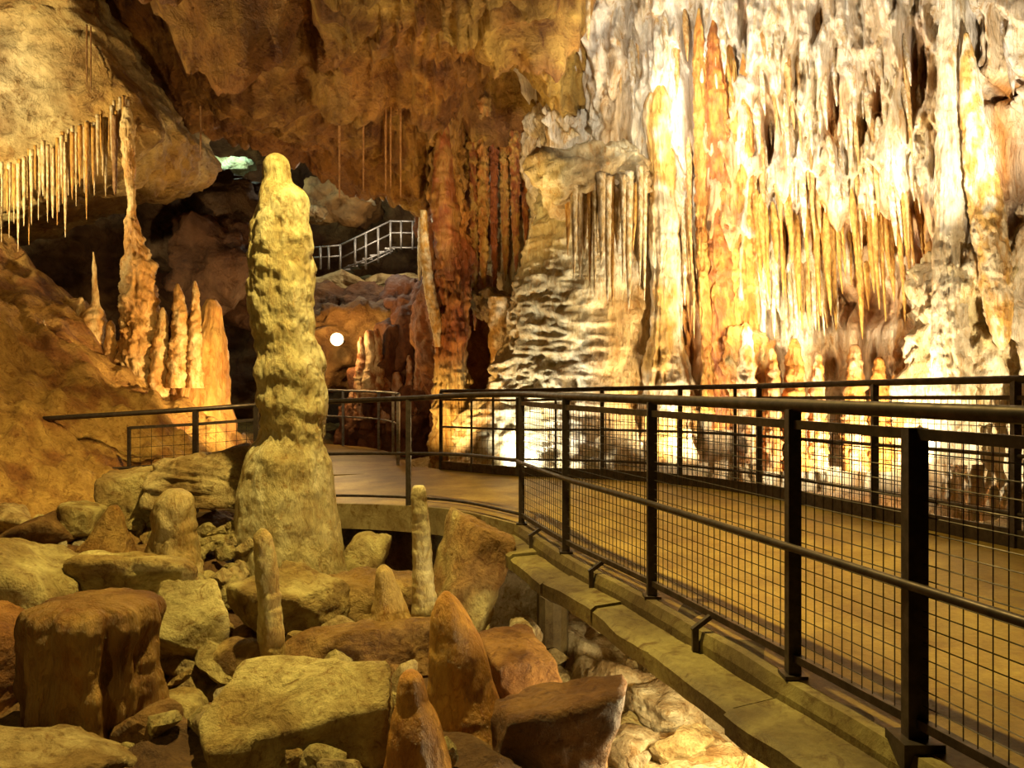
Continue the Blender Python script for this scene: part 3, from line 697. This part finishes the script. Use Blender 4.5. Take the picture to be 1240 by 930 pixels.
# ------------------------------------------------------------------ rust columns in the middle
RU1 = np.array([0.50, 0.22, 0.05]); RU2 = np.array([0.30, 0.09, 0.02])
def col_a(P, C, t): return mix(mix(C, np.array([0.46, 0.27, 0.07]), 0.8 * sm(P[..., 2], 3.6, 4.6)), np.array([0.78, 0.62, 0.26]), sm(-P[..., 2], -1.75, -1.15))
spire('rust_column', [(128, 545, 20), (170, 543, 18), (230, 542, 21), (300, 544, 24), (370, 546, 22), (430, 547, 18), (470, 547, 20), (560, 546, 26), (600, 546, 30)], 13.2, M_FLOW, RU1, RU2, 400, 0.22, 0.07, 0.34, knob=.3, kf=2.2, seg=130, colf=col_a,
      label='thick rust red column from arch to floor with yellow foot', cat='column')
spire('pale_stalactite', [(255, 513, 4), (300, 514, 6), (350, 520, 7), (390, 528, 7), (420, 530, 3)], 12.9, M_DRIP, CREAM, GOLD, 401, 0.12, 0.08, seg=18, label='pale yellow streak stalactite along the rust column', cat='stalactite')
for k, (px, tp, bt, h, c) in enumerate([(585, 150, 352, 6.5, RU1), (598, 170, 365, 4.5, RU2), (611, 160, 340, 5.5, RU1), (624, 190, 330, 5, GOLD * .7), (574, 190, 400, 5, RU2), (636, 210, 300, 4, RU1)]):
    spire('rust_stalactite', [(tp - 30, px, h * 1.5), (tp + 40, px, h), ((tp + bt) / 2, px, h * .95), (bt - 30, px + 1, h * .7), (bt, px + 1, 1)], 13.3 + .1 * (k % 3), M_FLOW, c, RU2 if k % 2 else GOLD * .7, 410 + k, 0.34, 0.08, 0.4, knob=.5, seg=40,
          label=['longest bright rust', 'thin dark rust', 'medium bright rust', 'golden brown', 'dark rust, column hugging', 'short bright rust'][k] + ' stalactite in the row right of the thick rust column', cat='stalactite', group='rust stalactites under the arch')
spire('pale_stalactite', [(360, 606, 14), (385, 606, 13), (415, 603, 11), (440, 600, 6), (454, 599, 1)], 12.9, M_DRIP, CREAM, GOLD * .8, 420, 0.14, 0.06, 0.1, seg=24, label='blunt cream stalactite hanging low between rust column and flowstone mound', cat='stalactite')
boulder('hanging_rock', at(600, 372, 13.3), (0.42, 0.4, 0.3), (0, 10, 0), 421, np.array([0.46, 0.34, 0.12]), 5, 9, 6, rough=0.14, label='knobbly brown rock from which the blunt cream stalactite hangs', cat='rock', mat=M_BIG)
spire('rock_spur', [(122, 536, 1), (150, 537, 6), (200, 537, 12), (250, 539, 18), (300, 541, 16), (340, 543, 8)], 12.95, M_FLOW, np.array([0.42, 0.22, 0.06]), RU2, 422, 0.14, 0.05, 0.1, seg=24, label='narrow brown rock spur on the upper face of the rust column', cat='rock')
for k, (px, tp, bt, h) in enumerate([(411, 150, 240, 1.6), (467, 165, 232, 1.4), (473, 168, 228, 1.2), (485, 180, 240, 1.3), (563, 0, 18, 1.6), (712, 0, 50, 3.2), (440, 190, 232, 1.2)]):
    spire('straw_stalactite', [(tp - 85, px, h * 1.2), (tp + 10, px, h), (bt - 8, px, h * .7), (bt, px, .3)], 12.6 if px < 700 else 10.4, M_DRIP, np.array([0.45, 0.24, 0.09]) if px < 700 else CREAM, None, 430 + k, 0.08, 0.05, seg=8,
          label='thin soda straw stalactite hanging from the brown arch', cat='stalactite', group='straws of the brown arch')

# ------------------------------------------------------------------ left: overhang, fringe, cluster
D0, Fc = ico(7)
pl = [((0.86, -0.25, 0.50), 1.0), ((0.55, -0.3, -0.85), 1.0), ((0.10, -0.5, -0.9), 1.0), ((0, -1, -0.15), 1.0), ((0, 1, 0), 1.6), ((-1, 0, 0), 1.3), ((0, 0, 1), 1.6), ((-0.3, -.5, -.8), 1.0)]
oc = at(40, 60, 12.4)
def plane_through(n, pts):
    n = np.array(n, float); n /= np.linalg.norm(n); return n, min(np.dot(n, p - oc) for p in pts)
eA, eB, eC, eD = at(104, 0, 11.6), at(200, 160, 11.6), at(165, 205, 11.4), at(-20, 250, 11.2)
nn1 = np.cross(eB - eA, [0, 1, 0]); nn1 = nn1 if nn1[0] > 0 else -nn1
nn2 = np.cross(eC - eB, [0, 1, 0.25]); nn2 = nn2 if nn2[2] < 0 else -nn2
nn3 = np.cross(eD - eC, [0, 1, 0.15]); nn3 = nn3 if nn3[2] < 0 else -nn3
NP = [plane_through(nn1, [eA, eB]), plane_through(nn2, [eB, eC]), plane_through(nn3, [eC, eD]), plane_through((0.1, -1, -0.30), [at(120, 120, 11.0)]), (np.array([0, 1, 0.]), 2.2), (np.array([-1, 0, 0.]), 3.4), (np.array([0, 0, 1.]), 2.6)]
Nn = np.array([a for a, b in NP]); dn = np.array([b for a, b in NP])
q = np.clip(D0 @ Nn.T / dn, 0, None); r = (q ** 22).sum(1) ** (-1 / 22.)
W = D0 * r[:, None]
W = W + D0 * (0.20 * fbm(W * 0.9, 5, 440) + 0.2 * billow(W * np.array([1.2, 1.2, 2.0]), 5, 443) + 0.12 * (ridge(W * np.array([.6, .6, 1.8]), 3, 441) - .5))[:, None]
t = sm(fbm(W * 0.8 + 3, 4, 442), -.3, .4)
Cc = mix(np.array([0.48, 0.28, 0.06]), np.array([0.62, 0.46, 0.18]), t)
lowleft = np.exp(-(((W[:, 0] + 0.3) / 1.3) ** 2 + ((W[:, 2] + 1.0) / 0.8) ** 2))
Cc = mix(Cc, np.array([0.72, 0.66, 0.50]), 0.8 * lowleft)
build('rock_overhang', W + oc, Fc, M_BIG, Cc, label='huge yellow brown overhanging rock fringed with small stalactites', cat='rock')
rs = np.random.RandomState(23)
fr = [(0, 240), (40, 222), (70, 205), (100, 190), (130, 172), (150, 160)]
for k in range(54):
    px = -2 + k * 2.95 + rs.uniform(-2, 2); tp = np.interp(px, [a for a, b in fr], [b for a, b in fr]) + rs.uniform(-12, 6)
    ln = rs.uniform(18, 55) if k % 4 else rs.uniform(50, 85); h = rs.uniform(1.0, 2.2)
    spire('fringe_stalactite', [(tp - 34, px, h * 1.3), (tp, px, h * 1.1), (tp + ln * .6, px, h * .7), (tp + ln, px, .3)], 10.75 + rs.uniform(-.1, .1), M_DRIP, CREAM if k % 3 else GOLD, None, 450 + k, 0.1, 0.05, seg=9, res=0.03,
          label=('long' if ln > 50 else 'small') + ' pointed %s stalactite in the fringe under the overhanging rock' % ('cream' if k % 3 else 'golden'), cat='stalactite', group='overhang fringe stalactites')
for k, (px, tp, bt, h) in enumerate([(105, 50, 105, 1.2), (110, 52, 112, 1.0), (139, 160, 236, 3.4), (243, 148, 195, 1.3)]):
    spire('straw_stalactite', [(tp - 20, px, h), (tp + 10, px, h), (bt - 8, px, h * .7), (bt, px, .3)], 10.7 if px < 200 else 11.2, M_DRIP, np.array([0.35, 0.2, 0.08]), None, 490 + k, 0.08, 0.05, seg=10,
          label='thin brown straw hanging from the overhanging rock', cat='stalactite', group='straws of the overhang')
CL = np.array([0.74, 0.56, 0.28]); CL2 = np.array([0.58, 0.32, 0.09])
spire('stalactite_column', [(130, 154, 3), (145, 154, 7), (160, 155, 8), (210, 157, 6), (240, 159, 5), (262, 160, 5), (270, 160, 9), (300, 164, 11), (318, 168, 16), (345, 168, 18), (400, 168, 20), (450, 166, 22), (480, 165, 26), (530, 165, 34)], 10.6, M_DRIP, CL, CL2, 500, 0.22, 0.10, 0.12, knob=.5, kf=2.4, seg=70,
      label='tall knobbly ochre column joining the overhang to the slope', cat='column')
for k, (rows, lab) in enumerate([
    ([(305, 113, .6), (320, 114, 2), (350, 115, 3.5), (372, 116, 5), (378, 112, 12), (400, 110, 15), (430, 108, 14), (470, 108, 18)], 'needle tipped ochre stalagmite on a stout base left of the knobbly column'),
    ([(360, 98, 2), (368, 98, 5), (400, 98, 6), (430, 99, 8), (470, 100, 9)], 'short blunt stalagmite touching the needle tipped one'),
    ([(388, 134, 1.5), (395, 134, 5), (410, 134, 5), (415, 134, 7), (440, 132, 9), (480, 130, 14)], 'small capped stalagmite between needle tipped stalagmite and knobbly column'),
    ([(372, 197, 1.5), (380, 197, 5), (405, 197, 7), (408, 195, 9), (450, 192, 11), (500, 190, 16)], 'small capped stalagmite at the right foot of the knobbly column'),
    ([(343, 215, 1), (350, 215, 4), (360, 217, 6), (380, 219, 9), (400, 218, 10), (470, 216, 14)], 'twin tipped stalagmite behind the rubble left of the yellow cone'),
    ([(340, 236, 1), (346, 236, 3), (352, 237, 4), (372, 237, 5), (400, 236, 7), (470, 236, 10)], 'thin stalagmite close to the top of the yellow cone'),
    ([(390, 148, 1), (400, 148, 2), (430, 148, 4), (480, 147, 8)], 'thin needle stalagmite hugging the knobbly column'),
    ([(387, 53, .5), (392, 53, 1.5), (402, 54, 2.5), (430, 55, 4)], 'tiny white stalagmite on the crest of the brown slope')]):
    spire('stalagmite', rows, 10.5 if k < 7 else 9.4, M_DRIP, CL if k < 7 else WHITEC, CL2, 510 + k, 0.16, 0.09, knob=.35, seg=30, label=lab, cat='stalagmite')
spire('flowstone_cone', [(362, 256, 5), (372, 257, 11), (392, 256, 14), (410, 250, 22), (450, 244, 32), (500, 238, 40), (540, 234, 46), (600, 230, 50)], 10.9, M_FLOW, np.array([0.68, 0.44, 0.12]), CL2, 520, 0.10, 0.04, 0.10, knob=.1, seg=80,
      colf=lambda P, C, t: mix(C, RUST, 0.8 * sm(P[..., 0], -3.95, -3.8)), label='broad yellow flowstone cone behind the railing right of the knobbly column', cat='flowstone')
for k, (px, py, hw, hh) in enumerate([(205, 430, 26, 16), (225, 405, 18, 14), (175, 470, 30, 14), (205, 455, 20, 14), (140, 452, 20, 12), (240, 390, 9, 9), (190, 490, 26, 12)]):
    boulder('cluster_rock', at(px, py, 10.9 + .15 * (k % 2)), (hw * 11 / F, .2, hh * 11 / F), (0, rs.uniform(-30, 10), rs.uniform(0, 90)), 530 + k, np.array([0.24, 0.085, 0.025]), 4, 10, 6, rough=.1, col2=np.array([0.14, .05, .02]),
            label='dark reddish rock heaped among the ochre stalagmites', cat='rock', group='dark rocks among the ochre stalagmites')

# ------------------------------------------------------------------ far chamber
boulder('far_ledge', at(446, 352, 20.0), (1.9, 1.3, 0.32), (0, -4, 0), 600, np.array([0.62, 0.52, 0.28]), 5, 9, 5, rough=.12, mat=M_FAR, label='flat rock shelf carrying the distant staircase', cat='rock')
boulder('far_boulder', at(440, 385, 19.4), (1.5, 1.3, 0.75), (0, 18, 0), 601, np.array([0.22, 0.10, 0.03]), 5, 8, 6, rough=.12, mat=M_FAR, label='rounded brown boulder below the distant staircase', cat='rock')
boulder('far_boulder', at(505, 395, 17.4), (0.75, 1.0, 1.1), (0, 10, 30), 602, np.array([0.22, 0.08, 0.03]), 5, 8, 6, rough=.14, mat=M_FAR, label='dark red rock between distant lamp and rust column', cat='rock')
boulder('far_boulder', at(480, 440, 17.0), (0.7, .8, 0.75), (0, 0, 30), 603, np.array([0.24, 0.10, 0.035]), 5, 8, 6, rough=.14, mat=M_FAR, label='low dark red boulder behind the far end of the path', cat='rock')
boulder('far_boulder', at(240, 265, 16.5), (1.55, 1.3, 0.95), (0, 10, 0), 604, np.array([0.16, 0.10, 0.055]), 5, 8, 6, rough=.16, mat=M_FAR, label='dark grey brown boulder beneath the distant green lit rocks', cat='rock')
boulder('far_boulder', at(280, 330, 15.5), (1.0, 1.2, 0.9), (0, 10, 0), 605, np.array([0.15, 0.07, 0.03]), 5, 8, 6, rough=.16, mat=M_FAR, label='dark rock behind the tall pale stalagmite', cat='rock')
boulder('far_boulder', at(410, 245, 21.0), (1.0, .8, 0.55), (0, 12, 0), 606, np.array([0.42, 0.26, 0.10]), 4, 8, 6, rough=.16, mat=M_FAR, label='distant orange lit rock above the staircase', cat='rock')
for k, (px, py, hw, hh, c) in enumerate([(222, 208, 20, 11, WHITEC), (250, 202, 12, 9, np.array([.45, .5, .34])), (282, 202, 28, 9, np.array([.32, .48, .36])), (200, 216, 12, 8, CREAM), (385, 258, 10, 7, CREAM), (440, 236, 18, 7, CREAM * .9)]):  # green stone colours stand in for the turquoise light on these rocks
    boulder('lit_rock', at(px, py, 20.4), (hw * 20.4 / F, .35, hh * 20.4 / F), (0, 5 * (k - 2), 0), 610 + k, c, 4, 9, 5, rough=.14, mat=M_FAR,
            label=['brilliant white lit rock in the gap beside the overhang', 'small green lit rock in the gap under the arch', 'turquoise green lit rock slab under the arch', 'cream lit rock under the overhang edge', 'small cream rock right of the tall stalagmite top', 'thin cream lit rock edge over the staircase'][k], cat='rock')
# staircase
st = thing('staircase_railing', at(440, 330, 20.0), 'distant grey steel staircase railing on the rock shelf', 'railing')
k20 = 20.0 / F
def fpt(px, py): return at(px, py, 19.2)
for a, b in (((380, 300), (412, 297)), ((412, 297), (472, 268)), ((472, 268), (516, 268)), ((380, 312), (412, 310)), ((414, 312), (472, 284)), ((472, 282), (516, 282)), ((414, 326), (474, 302)), ((474, 300), (516, 300)), ((440, 322), (476, 304))):
    build('rail', *sweep([fpt(*a), fpt(*b)], 0.022, n=6), M_GALV, parent=st)
for px, t0, b0 in ((388, 298, 326), (398, 298, 326), (412, 296, 326), (430, 288, 322), (443, 282, 326), (458, 276, 318), (473, 267, 308), (486, 268, 302), (500, 268, 302)):
    build('post', *sweep([fpt(px, t0), fpt(px, b0)], 0.03, n=6), M_GALV, parent=st)
for k in range(7):
    p = fpt(418 + k * 9, 326 - k * 4.2)
    build('step', *sweep([p + [-.12, 0.25, 0], p + [.12, 0.25, 0]], 0.5, 0.04, rect=True), M_GALV, parent=st, smooth=False)
pr = thing('metal_railing', (-1.7, 12.4, -0.05), 'distant grey railing along the branch path toward the glowing lamp', 'railing')
brs = smooth_path([(-1.72, 12.0, -0.05), (-1.95, 13.4, -0.05), (-2.65, 14.85, -.03), (-4.3, 15.85, 0)], 5)
build('handrail', *sweep(up(brs, 1.05), 0.022, n=8), M_GALV, parent=pr)
build('mid_rail', *sweep(up(brs, 0.55), 0.016, n=8), M_GALV, parent=pr)
for p in brs[::3]:
    build('post', *box_post(p, 0.045, -0.1, 1.05), M_GALV, parent=pr, smooth=False)
for k, (px, top, hw) in enumerate([(447, 448, 24), (478, 470, 26), (508, 464, 24), (428, 474, 18)]):
    zt = EYE - (top - 465) * 15.8 / F
    boulder('path_end_rock', ((px - 620) / F * 16.3, 16.45, (zt - .5) / 2), (hw * 15.8 / F, .4, (zt + .5) / 2), (0, 0, 20 * k), 640 + k, np.array([0.26, 0.10, 0.035]), 5, 9, 6, rough=.14, mat=M_FAR,
            label=['tall dark red rock topped by pale knobbly stalagmites', 'low dark red rock in the middle of the far path end', 'dark red rock nearest the rust column at the far path end', 'small dark red rock under the glowing lamp'][k], cat='rock')
spire('pale_stalactite', [(262, 510, 3), (280, 510, 4), (310, 510, 4.5), (335, 508, 2), (340, 508, .5)], 15.4, M_DRIP, WHITEC, CREAM, 620, .1, .05, seg=12, label='bright white stalactite at the end of the distant staircase', cat='stalactite')
# glowing path lamp
lp = at(408, 411, 16.2)
pl_ = thing('wall_lamp', (lp[0], lp[1] + .3, lp[2] - .1), 'glowing round lamp fixed to the dark rock of the far chamber', 'lamp')
Dv, Df = ico(3)
build('globe', Dv * 0.13 + lp, Df, M_BULB, parent=pl_)
build('bracket', *sweep([(lp[0], lp[1] + .1, lp[2]), (lp[0], lp[1] + .75, lp[2])], 0.03, n=8), M_STEEL, parent=pl_)
lamp('wall_lamp_light', (lp[0], lp[1] - 0.25, lp[2] + .1), None, 130, (1.0, 0.62, 0.22), radius=0.14)
boulder('far_boulder', lp + [-.1, 1.3, -.1], (1.3, .75, 0.95), (0, 0, 10), 607, np.array([0.40, 0.24, 0.08]), 5, 8, 6, rough=.14, mat=M_FAR, label='brown rock face on which the glowing lamp is fixed', cat='rock')
for k, (px, tp, bt, h, c) in enumerate([(438, 408, 450, 6, 0), (447, 400, 450, 8, 0), (456, 398, 440, 6, 0), (436, 448, 475, 5, 1), (505, 422, 470, 4, 1), (512, 440, 472, 4, 1), (495, 430, 470, 4, 1), (465, 455, 478, 8, 1), (480, 450, 480, 7, 1), (430, 462, 480, 6, 1), (523, 445, 480, 4, 1)]):
    spire('small_stalagmite', [(tp, px, h * .4), (tp + 5, px, h * .8), ((tp + bt) / 2, px + 1, h), (bt, px, h * 1.3), (bt + 34, px, h * 1.6)], 16.1 + .03 * k, M_DRIP, np.array([0.66, 0.50, 0.32]) if c == 0 else np.array([0.58, 0.38, 0.28]), RUST, 630 + k, .22, .1, seg=18,
          label='small pale knobbly stalagmite near the glowing round lamp' if c == 0 else 'small pinkish stalagmite at the far end of the path', cat='stalagmite', group='stalagmites by the round lamp' if c == 0 else 'pinkish stalagmites along the far path')

# ------------------------------------------------------------------ tall pale stalagmite
spire('tall_stalagmite', [(186, 334, 4), (190, 334, 12), (200, 334, 17), (222, 336, 18), (230, 341, 25), (240, 343, 30), (262, 343, 33), (300, 342, 38), (350, 340, 40), (400, 345, 37), (450, 352, 40), (500, 354, 41), (535, 353, 44), (552, 351, 52), (600, 347, 58), (650, 348, 61), (690, 352, 66), (740, 356, 84), (770, 356, 96)],
      6.5, M_DRIP, np.array([0.70, 0.64, 0.42]), np.array([0.54, 0.45, 0.22]), 700, 0.20, 0.09, 0.06, ringf=1.6, knob=.14, kf=3.2, kz=(0.35, 0.7), seg=160, res=0.013, label='tall pale olive stalagmite with knobbly shaft and flared foot', cat='stalagmite')

# ------------------------------------------------------------------ boulders and small stalagmites of the foreground
def rock(px0, px1, py0, py1, Y, dep, label, seed, col=TAN, rot=(0, 0, 0), col2=None, **kw):
    kk = Y / F
    c = at((px0 + px1) / 2, (py0 + py1) / 2, Y)
    return boulder('boulder', c, ((px1 - px0) / 2 * kk, dep / 2, (py1 - py0) / 2 * kk), rot, seed, col, kw.pop('sub', 5), label=label, cat='rock', col2=col2, **kw)
OCH = np.array([0.52, 0.36, 0.13]); DBR = np.array([0.26, 0.13, 0.04]); YTAN = np.array([0.60, 0.50, 0.22])
rock(183, 295, 553, 606, 6.9, .55, 'layered tan slab propped against the left of the tall stalagmite', 801, TAN, (0, 5, 8), layers=.16, p=18, cuts=2)
rock(120, 190, 572, 640, 7.0, .6, 'squarish tan block left of the layered slab', 802, YTAN * .85, (0, -4, 20), cuts=3)
rock(72, 232, 668, 722, 5.0, .3, 'long log shaped tan boulder in front of the stub stalagmite', 803, YTAN * 1.15, (0, 2, 6), p=5, cuts=2)
rock(186, 280, 728, 812, 4.7, .40, 'angular block with pale sloping top between brown stump and ringed slender stalagmite', 804, YTAN * 1.1, (24, 14, 24), p=40, cuts=3, rough=.03, col2=YTAN * .8)
rock(255, 470, 822, 960, 3.75, .62, 'large flat topped tan slab at the front of the boulder heap', 805, YTAN * 1.1, (24, -5, 12), p=40, cuts=4, rough=.03, layers=.04)
rock(-40, 108, 668, 800, 4.9, .9, 'rounded yellowish mound of rock behind the brown stump', 806, YTAN, (0, 14, 0), p=6, cuts=3)
rock(-60, 62, 742, 880, 4.3, .6, 'reddish brown boulder against the left side of the brown stump', 807, np.array([.46, .22, .06]), (0, 24, 0), p=8, cuts=4)
rock(-40, 152, 893, 990, 3.35, .5, 'pale crusted rock lying before the foot of the brown stump', 808, TAN, (10, 4, 20), cuts=5)
rock(187, 248, 834, 880, 4.1, .3, 'oval pale flat stone between brown stump and large slab', 809, YTAN, (8, -6, 0), p=6, sub=4)
rock(338, 425, 698, 765, 5.35, .45, 'yellow topped block under the foot of the tall stalagmite', 810, YTAN, (16, 6, 10), p=34)
rock(345, 530, 752, 820, 4.7, .42, 'long brown ridge shaped boulder behind the large flat slab', 811, np.array([.44, .27, .09]), (0, -3, -6), p=9)
rock(262, 322, 775, 842, 4.45, .36, 'rounded brown boulder beside the ringed slender stalagmite', 812, np.array([.44, .30, .10]), (0, 0, 40), p=6, sub=4)
rock(586, 668, 772, 862, 4.6, .5, 'brown boulder behind the orange cone stalagmite', 813, np.array([.36, .18, .05]), (0, -6, 15), cuts=4)
rock(596, 740, 836, 985, 3.85, .5, 'dark brown block right of the orange cone stalagmite', 814, DBR, (6, 8, 25), cuts=4)
rock(528, 604, 628, 800, 6.1, .5, 'upright pale faced rock at the near corner of the walkway', 815, YTAN, (0, 12, 20), cuts=5, col2=BROWN)
rock(668, 716, 768, 838, 6.2, .5, 'pale block on the lit ground beneath the walkway', 816, CREAM * .9, (10, 20, 30), cuts=3, sub=4)
rock(626, 650, 752, 790, 5.6, .3, 'small pale block in the dark beneath the walkway corner', 817, CREAM * .9, (0, 10, 30), cuts=3, sub=4)
rock(72, 122, 612, 650, 6.4, .35, 'small pale rock lying behind the brown rock cone', 818, YTAN, (0, 8, 0), sub=4)
rock(0, 82, 632, 668, 6.2, .3, 'dark tilted slab lying on the slope foot', 819, BROWN * .8, (0, -16, 10), p=18, cuts=2, sub=4)
rock(-20, 42, 612, 645, 6.8, .4, 'flat tan rock beside the dark tilted slab', 820, TAN, (0, 10, 0), sub=4)
rock(415, 470, 640, 720, 6.9, .5, 'tan rock apron at the right foot of the tall stalagmite', 821, YTAN * .9, (0, 30, 0), p=8, sub=4)
rock(388, 520, 690, 770, 5.6, .5, 'low brown boulder around the small cone stalagmite', 822, OCH, (0, 8, 15), p=8)
rock(285, 345, 705, 760, 5.2, .35, 'wedge shaped pale stone behind the ringed slender stalagmite', 824, YTAN, (0, -12, 30), cuts=5, sub=4)
rock(420, 470, 815, 870, 4.3, .3, 'brown rock lodged behind the large flat slab', 825, BROWN, (0, 6, 30), cuts=5, sub=4)
rock(700, 770, 800, 900, 5.6, .6, 'broad cream rock in the lit hollow beneath the walkway', 826, CREAM * .9, (8, 10, 10), cuts=5)
rock(766, 850, 838, 890, 5.2, .5, 'flat cream slab beside the broad cream rock under the walkway', 827, CREAM * .9, (6, -4, 20), cuts=5, layers=.1)
rock(735, 800, 890, 935, 4.7, .35, 'cracked cream stone in front of the flat cream slab under the walkway', 828, CREAM * .85, (5, 8, 40), cuts=6, sub=4)
rock(815, 905, 900, 950, 4.7, .45, 'ochre flecked slab under the ledge of the walkway', 829, mix(CREAM, GOLD, .4), (4, 10, 15), cuts=6, layers=.1)
rock(680, 735, 880, 930, 5.0, .4, 'cream stone behind the dark brown block under the walkway', 830, CREAM * .85, (0, -10, 30), cuts=6, sub=4)

spire('stub_stalagmite', [(592, 212, 8), (598, 212, 20), (620, 212, 25), (650, 211, 26), (680, 212, 30), (720, 214, 36)], 5.7, M_DRIP, TAN, OCH, 850, .10, .05, .06, seg=50, label='short rounded stub stalagmite standing behind the log shaped boulder', cat='stalagmite')
spire('rock_cone', [(612, 138, 4), (622, 138, 12), (650, 132, 22), (690, 122, 45), (720, 120, 60)], 5.9, M_ROCK, np.array([.46, .28, .08]), None, 851, .14, .05, .1, seg=40, label='brown rock cone left of the stub stalagmite', cat='stalagmite')
spire('slender_stalagmite', [(640, 318, 3), (644, 318, 9), (655, 319, 12), (700, 324, 14), (760, 328, 15), (810, 329, 17), (850, 329, 22), (880, 329, 26)], 4.45, M_DRIP, YTAN, OCH, 852, .10, .13, knob=.10, ringf=1.3, seg=40, res=.01, label='slender ringed tan stalagmite in front of the tall one', cat='stalagmite')
spire('stump_stalagmite', [(724, 112, 40), (728, 112, 66), (736, 112, 70), (780, 112, 71), (840, 113, 74), (880, 114, 78), (910, 120, 96), (950, 126, 120)], 3.95, M_FLOW, np.array([.42, .24, .07]), np.array([.20, .08, .02]), 853, .10, .04, .22, seg=120, res=.01, fl_n=2.6, label='broad brown fluted stump with a flat top', cat='stalagmite')
spire('white_stalagmite', [(588, 507, 6), (592, 507, 9), (640, 510, 11), (690, 512, 12), (725, 514, 15), (745, 514, 16), (775, 514, 18)], 5.1, M_DRIP, np.array([.84, .74, .44]), np.array([.74, .62, .34]), 854, .08, .06, knob=.05, seg=36, res=.012, label='pale post like stalagmite standing before the walkway edge', cat='stalagmite')
spire('small_cone_stalagmite', [(684, 464, 3), (690, 465, 10), (705, 467, 13), (720, 470, 17), (745, 473, 24), (775, 473, 30), (800, 473, 34)], 4.9, M_DRIP, np.array([.62, .40, .13]), OCH, 855, .10, .06, knob=.06, seg=40, res=.01, label='small tan cone stalagmite left of the post like one', cat='stalagmite')
spire('orange_cone_stalagmite', [(716, 540, 3), (724, 541, 12), (745, 545, 23), (780, 553, 32), (820, 558, 38), (870, 564, 50), (920, 570, 70), (975, 572, 90)], 3.95, M_DRIP, np.array([.70, .40, .09]), np.array([.58, .28, .05]), 856, .07, .03, knob=.03, seg=70, res=.01, label='large smooth orange cone stalagmite with pointed tip', cat='stalagmite')
spire('orange_cone_stalagmite', [(812, 497, 6), (818, 497, 14), (835, 498, 18), (850, 500, 20), (870, 503, 30), (900, 505, 36), (940, 507, 42), (985, 508, 50)], 3.4, M_DRIP, np.array([.68, .34, .07]), np.array([.54, .24, .045]), 857, .07, .04, knob=.03, seg=60, res=.01, label='smaller blunt orange stalagmite in front of the large orange cone', cat='stalagmite')

# rubble: six stones, copied and turned
protos = []
rs = np.random.RandomState(41)
for k in range(6):
    D, Fc = ico(3)
    N = rs.normal(size=(9, 3)); N /= np.linalg.norm(N, axis=1)[:, None]; q = np.clip(D @ N.T / rs.uniform(.6, 1, 9), 0, None); r = np.clip((q ** 12).sum(1) ** (-1 / 12.), .3, 1.4)
    V = D * (r * (1 + .10 * fbm(D * 1.7 + k * 3, 4, 900 + k)))[:, None] * np.array([1, .8, .6])
    me_col = [YTAN, TAN, OCH, BROWN, YTAN * .9, CREAM * .8][k]
    protos.append((V, Fc, mix(me_col * .7, me_col, sm(fbm(V * 2, 3, k), -.4, .4))))
meshes = []
def place(k, x, y, s, z, lab, grp):
    e = rotm(rs.uniform(-25, 25), rs.uniform(-25, 25), rs.uniform(0, 360))
    V, Fc, Cl = protos[k]
    W = V @ e.T * s; W = W + np.array([x, y, z - W[:, 2].min() - 0.25 * s])
    lab = ('bulky ' if s > .112 else 'large ' if s > .085 else 'middling ' if s > .055 else 'little ') + ['yellowish', 'tan', 'ochre', 'brown', 'dull yellow', 'cream'][k] + ' ' + lab
    build('rubble_stone', W, Fc, M_ROCK, Cl, smooth=False, label=lab, cat='stone', group=grp)
for k in range(150):
    Y = rs.uniform(3.4, 7.2); px = rs.uniform(0, 560); x = (px - 620) / F * Y
    s = rs.uniform(.03, .11)
    place(rs.randint(6), x, Y, s, float(ground(np.array(x), np.array(Y))), 'rubble stone lying among the foreground boulders', 'rubble among the foreground boulders')
for k in range(46):
    Y = rs.uniform(3.7, 6.6); px = rs.uniform(170, 575); x = (px - 620) / F * Y
    place(rs.choice([0, 1, 2, 3, 4]), x, Y, rs.uniform(.09, .17), float(ground(np.array(x), np.array(Y))), 'rubble stone lying among the foreground boulders', 'rubble among the foreground boulders')
for k in range(34):
    px = rs.uniform(232, 305); py = rs.uniform(645, 715); Y = 5.9 + (690 - py) / 80; p = at(px, py, Y); s = rs.uniform(.05, .115)
    place(rs.choice([0, 1, 4]), p[0], Y, s, p[2], 'rubble stone heaped at the left foot of the tall stalagmite', 'rubble heap by the tall stalagmite')
for k in range(60):
    Y = rs.uniform(3.6, 7.0); x = xn(Y) - rs.uniform(-.9, .75); s = rs.uniform(.04, .13)
    place(rs.choice([0, 1, 5]), x, Y, s, float(ground(np.array(x), np.array(Y))), 'rubble stone on the lit ground beneath the walkway', 'rubble beneath the walkway')
